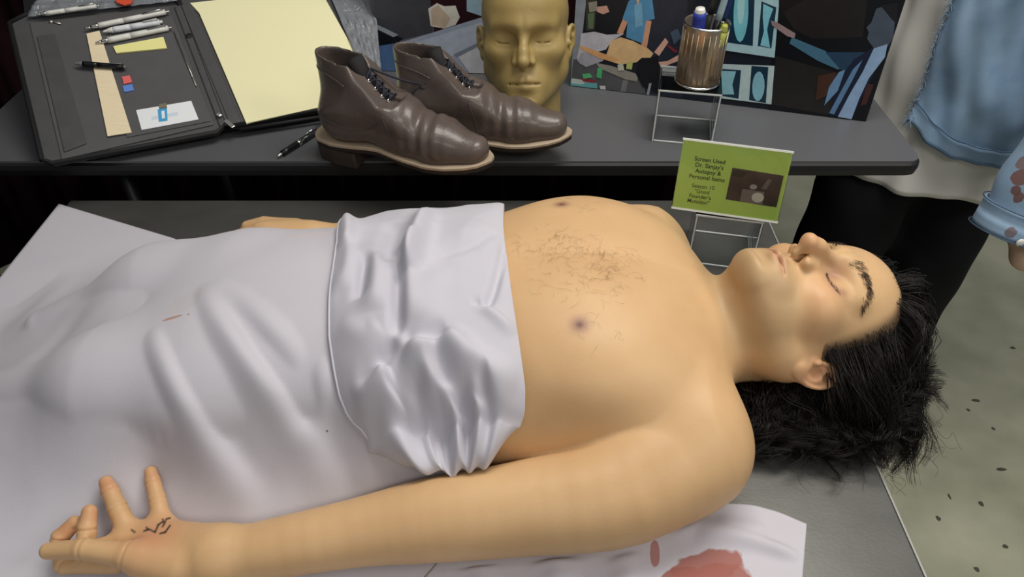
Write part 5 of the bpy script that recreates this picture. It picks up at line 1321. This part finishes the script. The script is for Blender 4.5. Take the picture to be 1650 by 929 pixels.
nk = MB(); V, F = lathe([(.075, 1.435), (.062, 1.46), (.056, 1.50), (.055, 1.545), (.03, 1.55), (.0001, 1.55)], 28, (MX, MY, 0)); nk.add(V, F); nk.build('neck', m_mskin, man, True)
jf = lambda th, z: .007*math.sin(th*7+z*9+1.5*math.sin(z*14))+.005*math.sin(th*13-z*21+2*math.sin(th*5))+.0025*math.sin(th*31+z*40)+.006*math.exp(-((z-.86)/.03)**2)*math.sin(th*11)
JT0 = math.radians(-139)
jz = lambda th: float(np.interp(math.degrees(th), [-139, -128, -112, -95, 60, 140], [.845, .812, .782, .772, .772, .80]))
jr = lambda z: .236+.006*math.sin(z*20); jy = lambda z: .174
jk = column('jacket', m_denim, jr, jy, JT0, math.radians(140), jz, 1.44, jf, n=(170, 70), thick=.004)
def jp(th, z, off=.004): f = jf(th, z); return (MX+(jr(z)+f+off)*math.cos(th), MY+(jy(z)+f+off)*math.sin(th), z)
def bandpart(name, z0f, z1f, th0, th1, off, m):
    V = []; n = 90
    for i in range(n):
        th = th0+(th1-th0)*i/(n-1)
        for k in range(5): z = z0f(th)+(z1f(th)-z0f(th))*k/4; V.append(jp(th, z, off))
    o = obj(name, V, grid_faces(n, 5), m, jk, True); md = o.modifiers.new('s', 'SOLIDIFY'); md.thickness = .003; return o
bandpart('waistband', lambda t: jz(t)-.002, lambda t: jz(t)+.036, JT0, math.radians(20), .0055, m_denim)
for dz in (.037, .003):
    mb = MB(); mb.tube([jp(t, jz(t)+dz, .008) for t in np.linspace(JT0, math.radians(20), 80)], .0012, 5); mb.build('stitching', m_stitch, jk, True)
# frayed front edge
r2 = np.random.default_rng(5); ps = []
for k in range(420):
    z = .845+(1.42-.845)*r2.uniform()**1.0; p = np.array(jp(JT0, z, .001)); dv = np.array([-.8, -.25, -.2])+r2.normal(size=3)*.6; dv /= np.linalg.norm(dv); L_ = r2.uniform(.005, .016)
    tt = np.linspace(0, 1, 6)[:, None]; ps.append(p+dv*L_*tt+np.array([0, 0, -1])*.006*tt**2+r2.normal(size=3)*.002*np.sin(tt*5))
for k in range(60):
    p = np.array(jp(JT0+.03*r2.uniform(), .845+.01*r2.uniform(), .001)); dv = np.array([-.5, -.2, -1.])+r2.normal(size=3)*.4; dv /= np.linalg.norm(dv); tt = np.linspace(0, 1, 6)[:, None]; ps.append(p+dv*r2.uniform(.01, .028)*tt)
V, q = strands(np.array(ps), .0008, .0003); fr_ = obj('frayed_edge', V, q, mat('frayed_thread', srgb(150, 172, 192), rough=.9), jk, True); fr_['kind'] = 'stuff'
# sleeves
def sleeve(pts, rs, nm, seed):
    C = spline(pts, 60); R = np.interp(np.linspace(0, 1, 60), np.linspace(0, 1, len(rs)), rs); V = []; n = 40; r3 = np.random.default_rng(seed); ph = r3.uniform(0, 6, 4)
    d = np.gradient(C, axis=0); d /= np.linalg.norm(d, axis=1, keepdims=True); u = np.cross(d, [0, 1., 0]); u /= np.linalg.norm(u, axis=1, keepdims=True); w = np.cross(d, u)
    for i in range(60):
        for j in range(n):
            a = 2*math.pi*j/n; k = R[i]*(1+.05*math.sin(i*.55+2*math.sin(a+ph[0])+ph[1])+.04*math.sin(a*3+i*.22+ph[2])); V.append(C[i]+(u[i]*math.cos(a)+w[i]*math.sin(a))*k)
    F = [(i*n+j, i*n+(j+1) % n, (i+1)*n+(j+1) % n, (i+1)*n+j) for i in range(59) for j in range(n)]
    o = obj(nm, V, F, m_den_s, man, True); md = o.modifiers.new('s', 'SOLIDIFY'); md.thickness = .003; return o, C, R, u, w
m_den_s = mat('washed_denim_sleeve', srgb(126, 154, 182), rough=.85, nscale=16, bump=.3, bscale=900, col2=srgb(150, 176, 200), sheen=.1)
so_, C, R, u, w = sleeve([(1.125, 1.41, 1.39), (1.085, 1.30, 1.20), (1.005, 1.185, 1.02), (.938, 1.120, .86), (.905, 1.090, .735)], [.080, .072, .064, .060, .060], 'sleeve', 2)
slt = BVHTree.FromPolygons([v.co[:] for v in so_.data.vertices], [p.vertices[:] for p in so_.data.polygons])
def SP_(x, y):
    r_ = slt.ray_cast(CAMV, ray(x, y).normalized())[0]; return tuple(r_) if r_ is not None else tuple(on_plane(x, y, np.array([0, 1.04, 0]), np.array([0, 1., 0])))
add_spots(m_den_s, [(SP_(1644, 285), (.014, .016), .3, srgb(112, 72, 58), .9), (SP_(1637, 306), (.009, .008), 0, srgb(104, 68, 56), .9), (SP_(1641, 318), (.010, .007), 0, srgb(110, 74, 60), .9), (SP_(1630, 374), (.012, .009), .2, srgb(104, 78, 74), .8), (SP_(1647, 262), (.012, .012), 0, srgb(120, 84, 68), .8)])
def cuff(C, R, u, w, i0, nm, off):
    V = []; n = 40; idx = np.linspace(i0, 59, 8)
    for t in idx:
        i = int(round(t))
        for j in range(n): a = 2*math.pi*j/n; V.append(C[i]+(u[i]*math.cos(a)+w[i]*math.sin(a))*(R[i]*1.04+off))
    F = [(i*n+j, i*n+(j+1) % n, (i+1)*n+(j+1) % n, (i+1)*n+j) for i in range(7) for j in range(n)]
    o = obj(nm, V, F, m_den_s, so_, True); md = o.modifiers.new('s', 'SOLIDIFY'); md.thickness = .003; return o
cuff(C, R, u, w, 53, 'cuff', .003)
for i in (53, 59):
    mb = MB(); mb.tube([C[i]+(u[i]*math.cos(a)+w[i]*math.sin(a))*(R[i]*1.04+.0065) for a in np.linspace(0, 2*math.pi, 41)], .0012, 5); mb.build('stitching', m_stitch, so_, True)
bpos = Vector(SP_(1640, 386))+Vector((0, -.008, 0)); V, F = lathe([(.0001, .003), (.006, .003), (.0075, .0015), (.0075, 0)], 16, tuple(bpos), Matrix.Rotation(math.pi/2, 3, 'X')); obj('cuff_button', V, F, m_wpl, so_, True)
so2, *_ = sleeve([(.80, 1.50, 1.39), (.795, 1.56, 1.20), (.80, 1.585, 1.02), (.815, 1.58, .86), (.82, 1.56, .77)], [.074, .066, .058, .054, .052], 'sleeve', 7)
# hand below the cuff
def mh_sdf(P):
    P = P.astype(np.float32); W = v3(.925, 1.085, .740)
    d = cap(P, W, (.945, 1.072, .705), .026, .026)
    d = smin(d, ell(P, (.960, 1.068, .694), (.040, .022, .026)), .02)
    for k, (dz, dy, L_) in enumerate([(.020, -.010, .060), (.007, -.012, .072), (-.007, -.008, .068), (-.020, .0, .056)]):
        a = v3(.985, 1.066+dy, .690+dz*.9); b1 = a+v3(.5*L_, -.012, -.006); c = b1+v3(.20*L_, .030, -.012)
        d = smin(d, chain(P, [a, b1, c], [.0100, .0088, .0072]), .006)
    d = smin(d, chain(P, [(.955, 1.050, .705), (.985, 1.034, .705), (1.010, 1.030, .700)], [.013, .0105, .0085]), .010)
    return d
V, Q = mesh_sdf(mh_sdf, (.86, 1.00, .63), (1.08, 1.14, .78), .0028); obj('hand', V, Q, m_mskin, man, True)
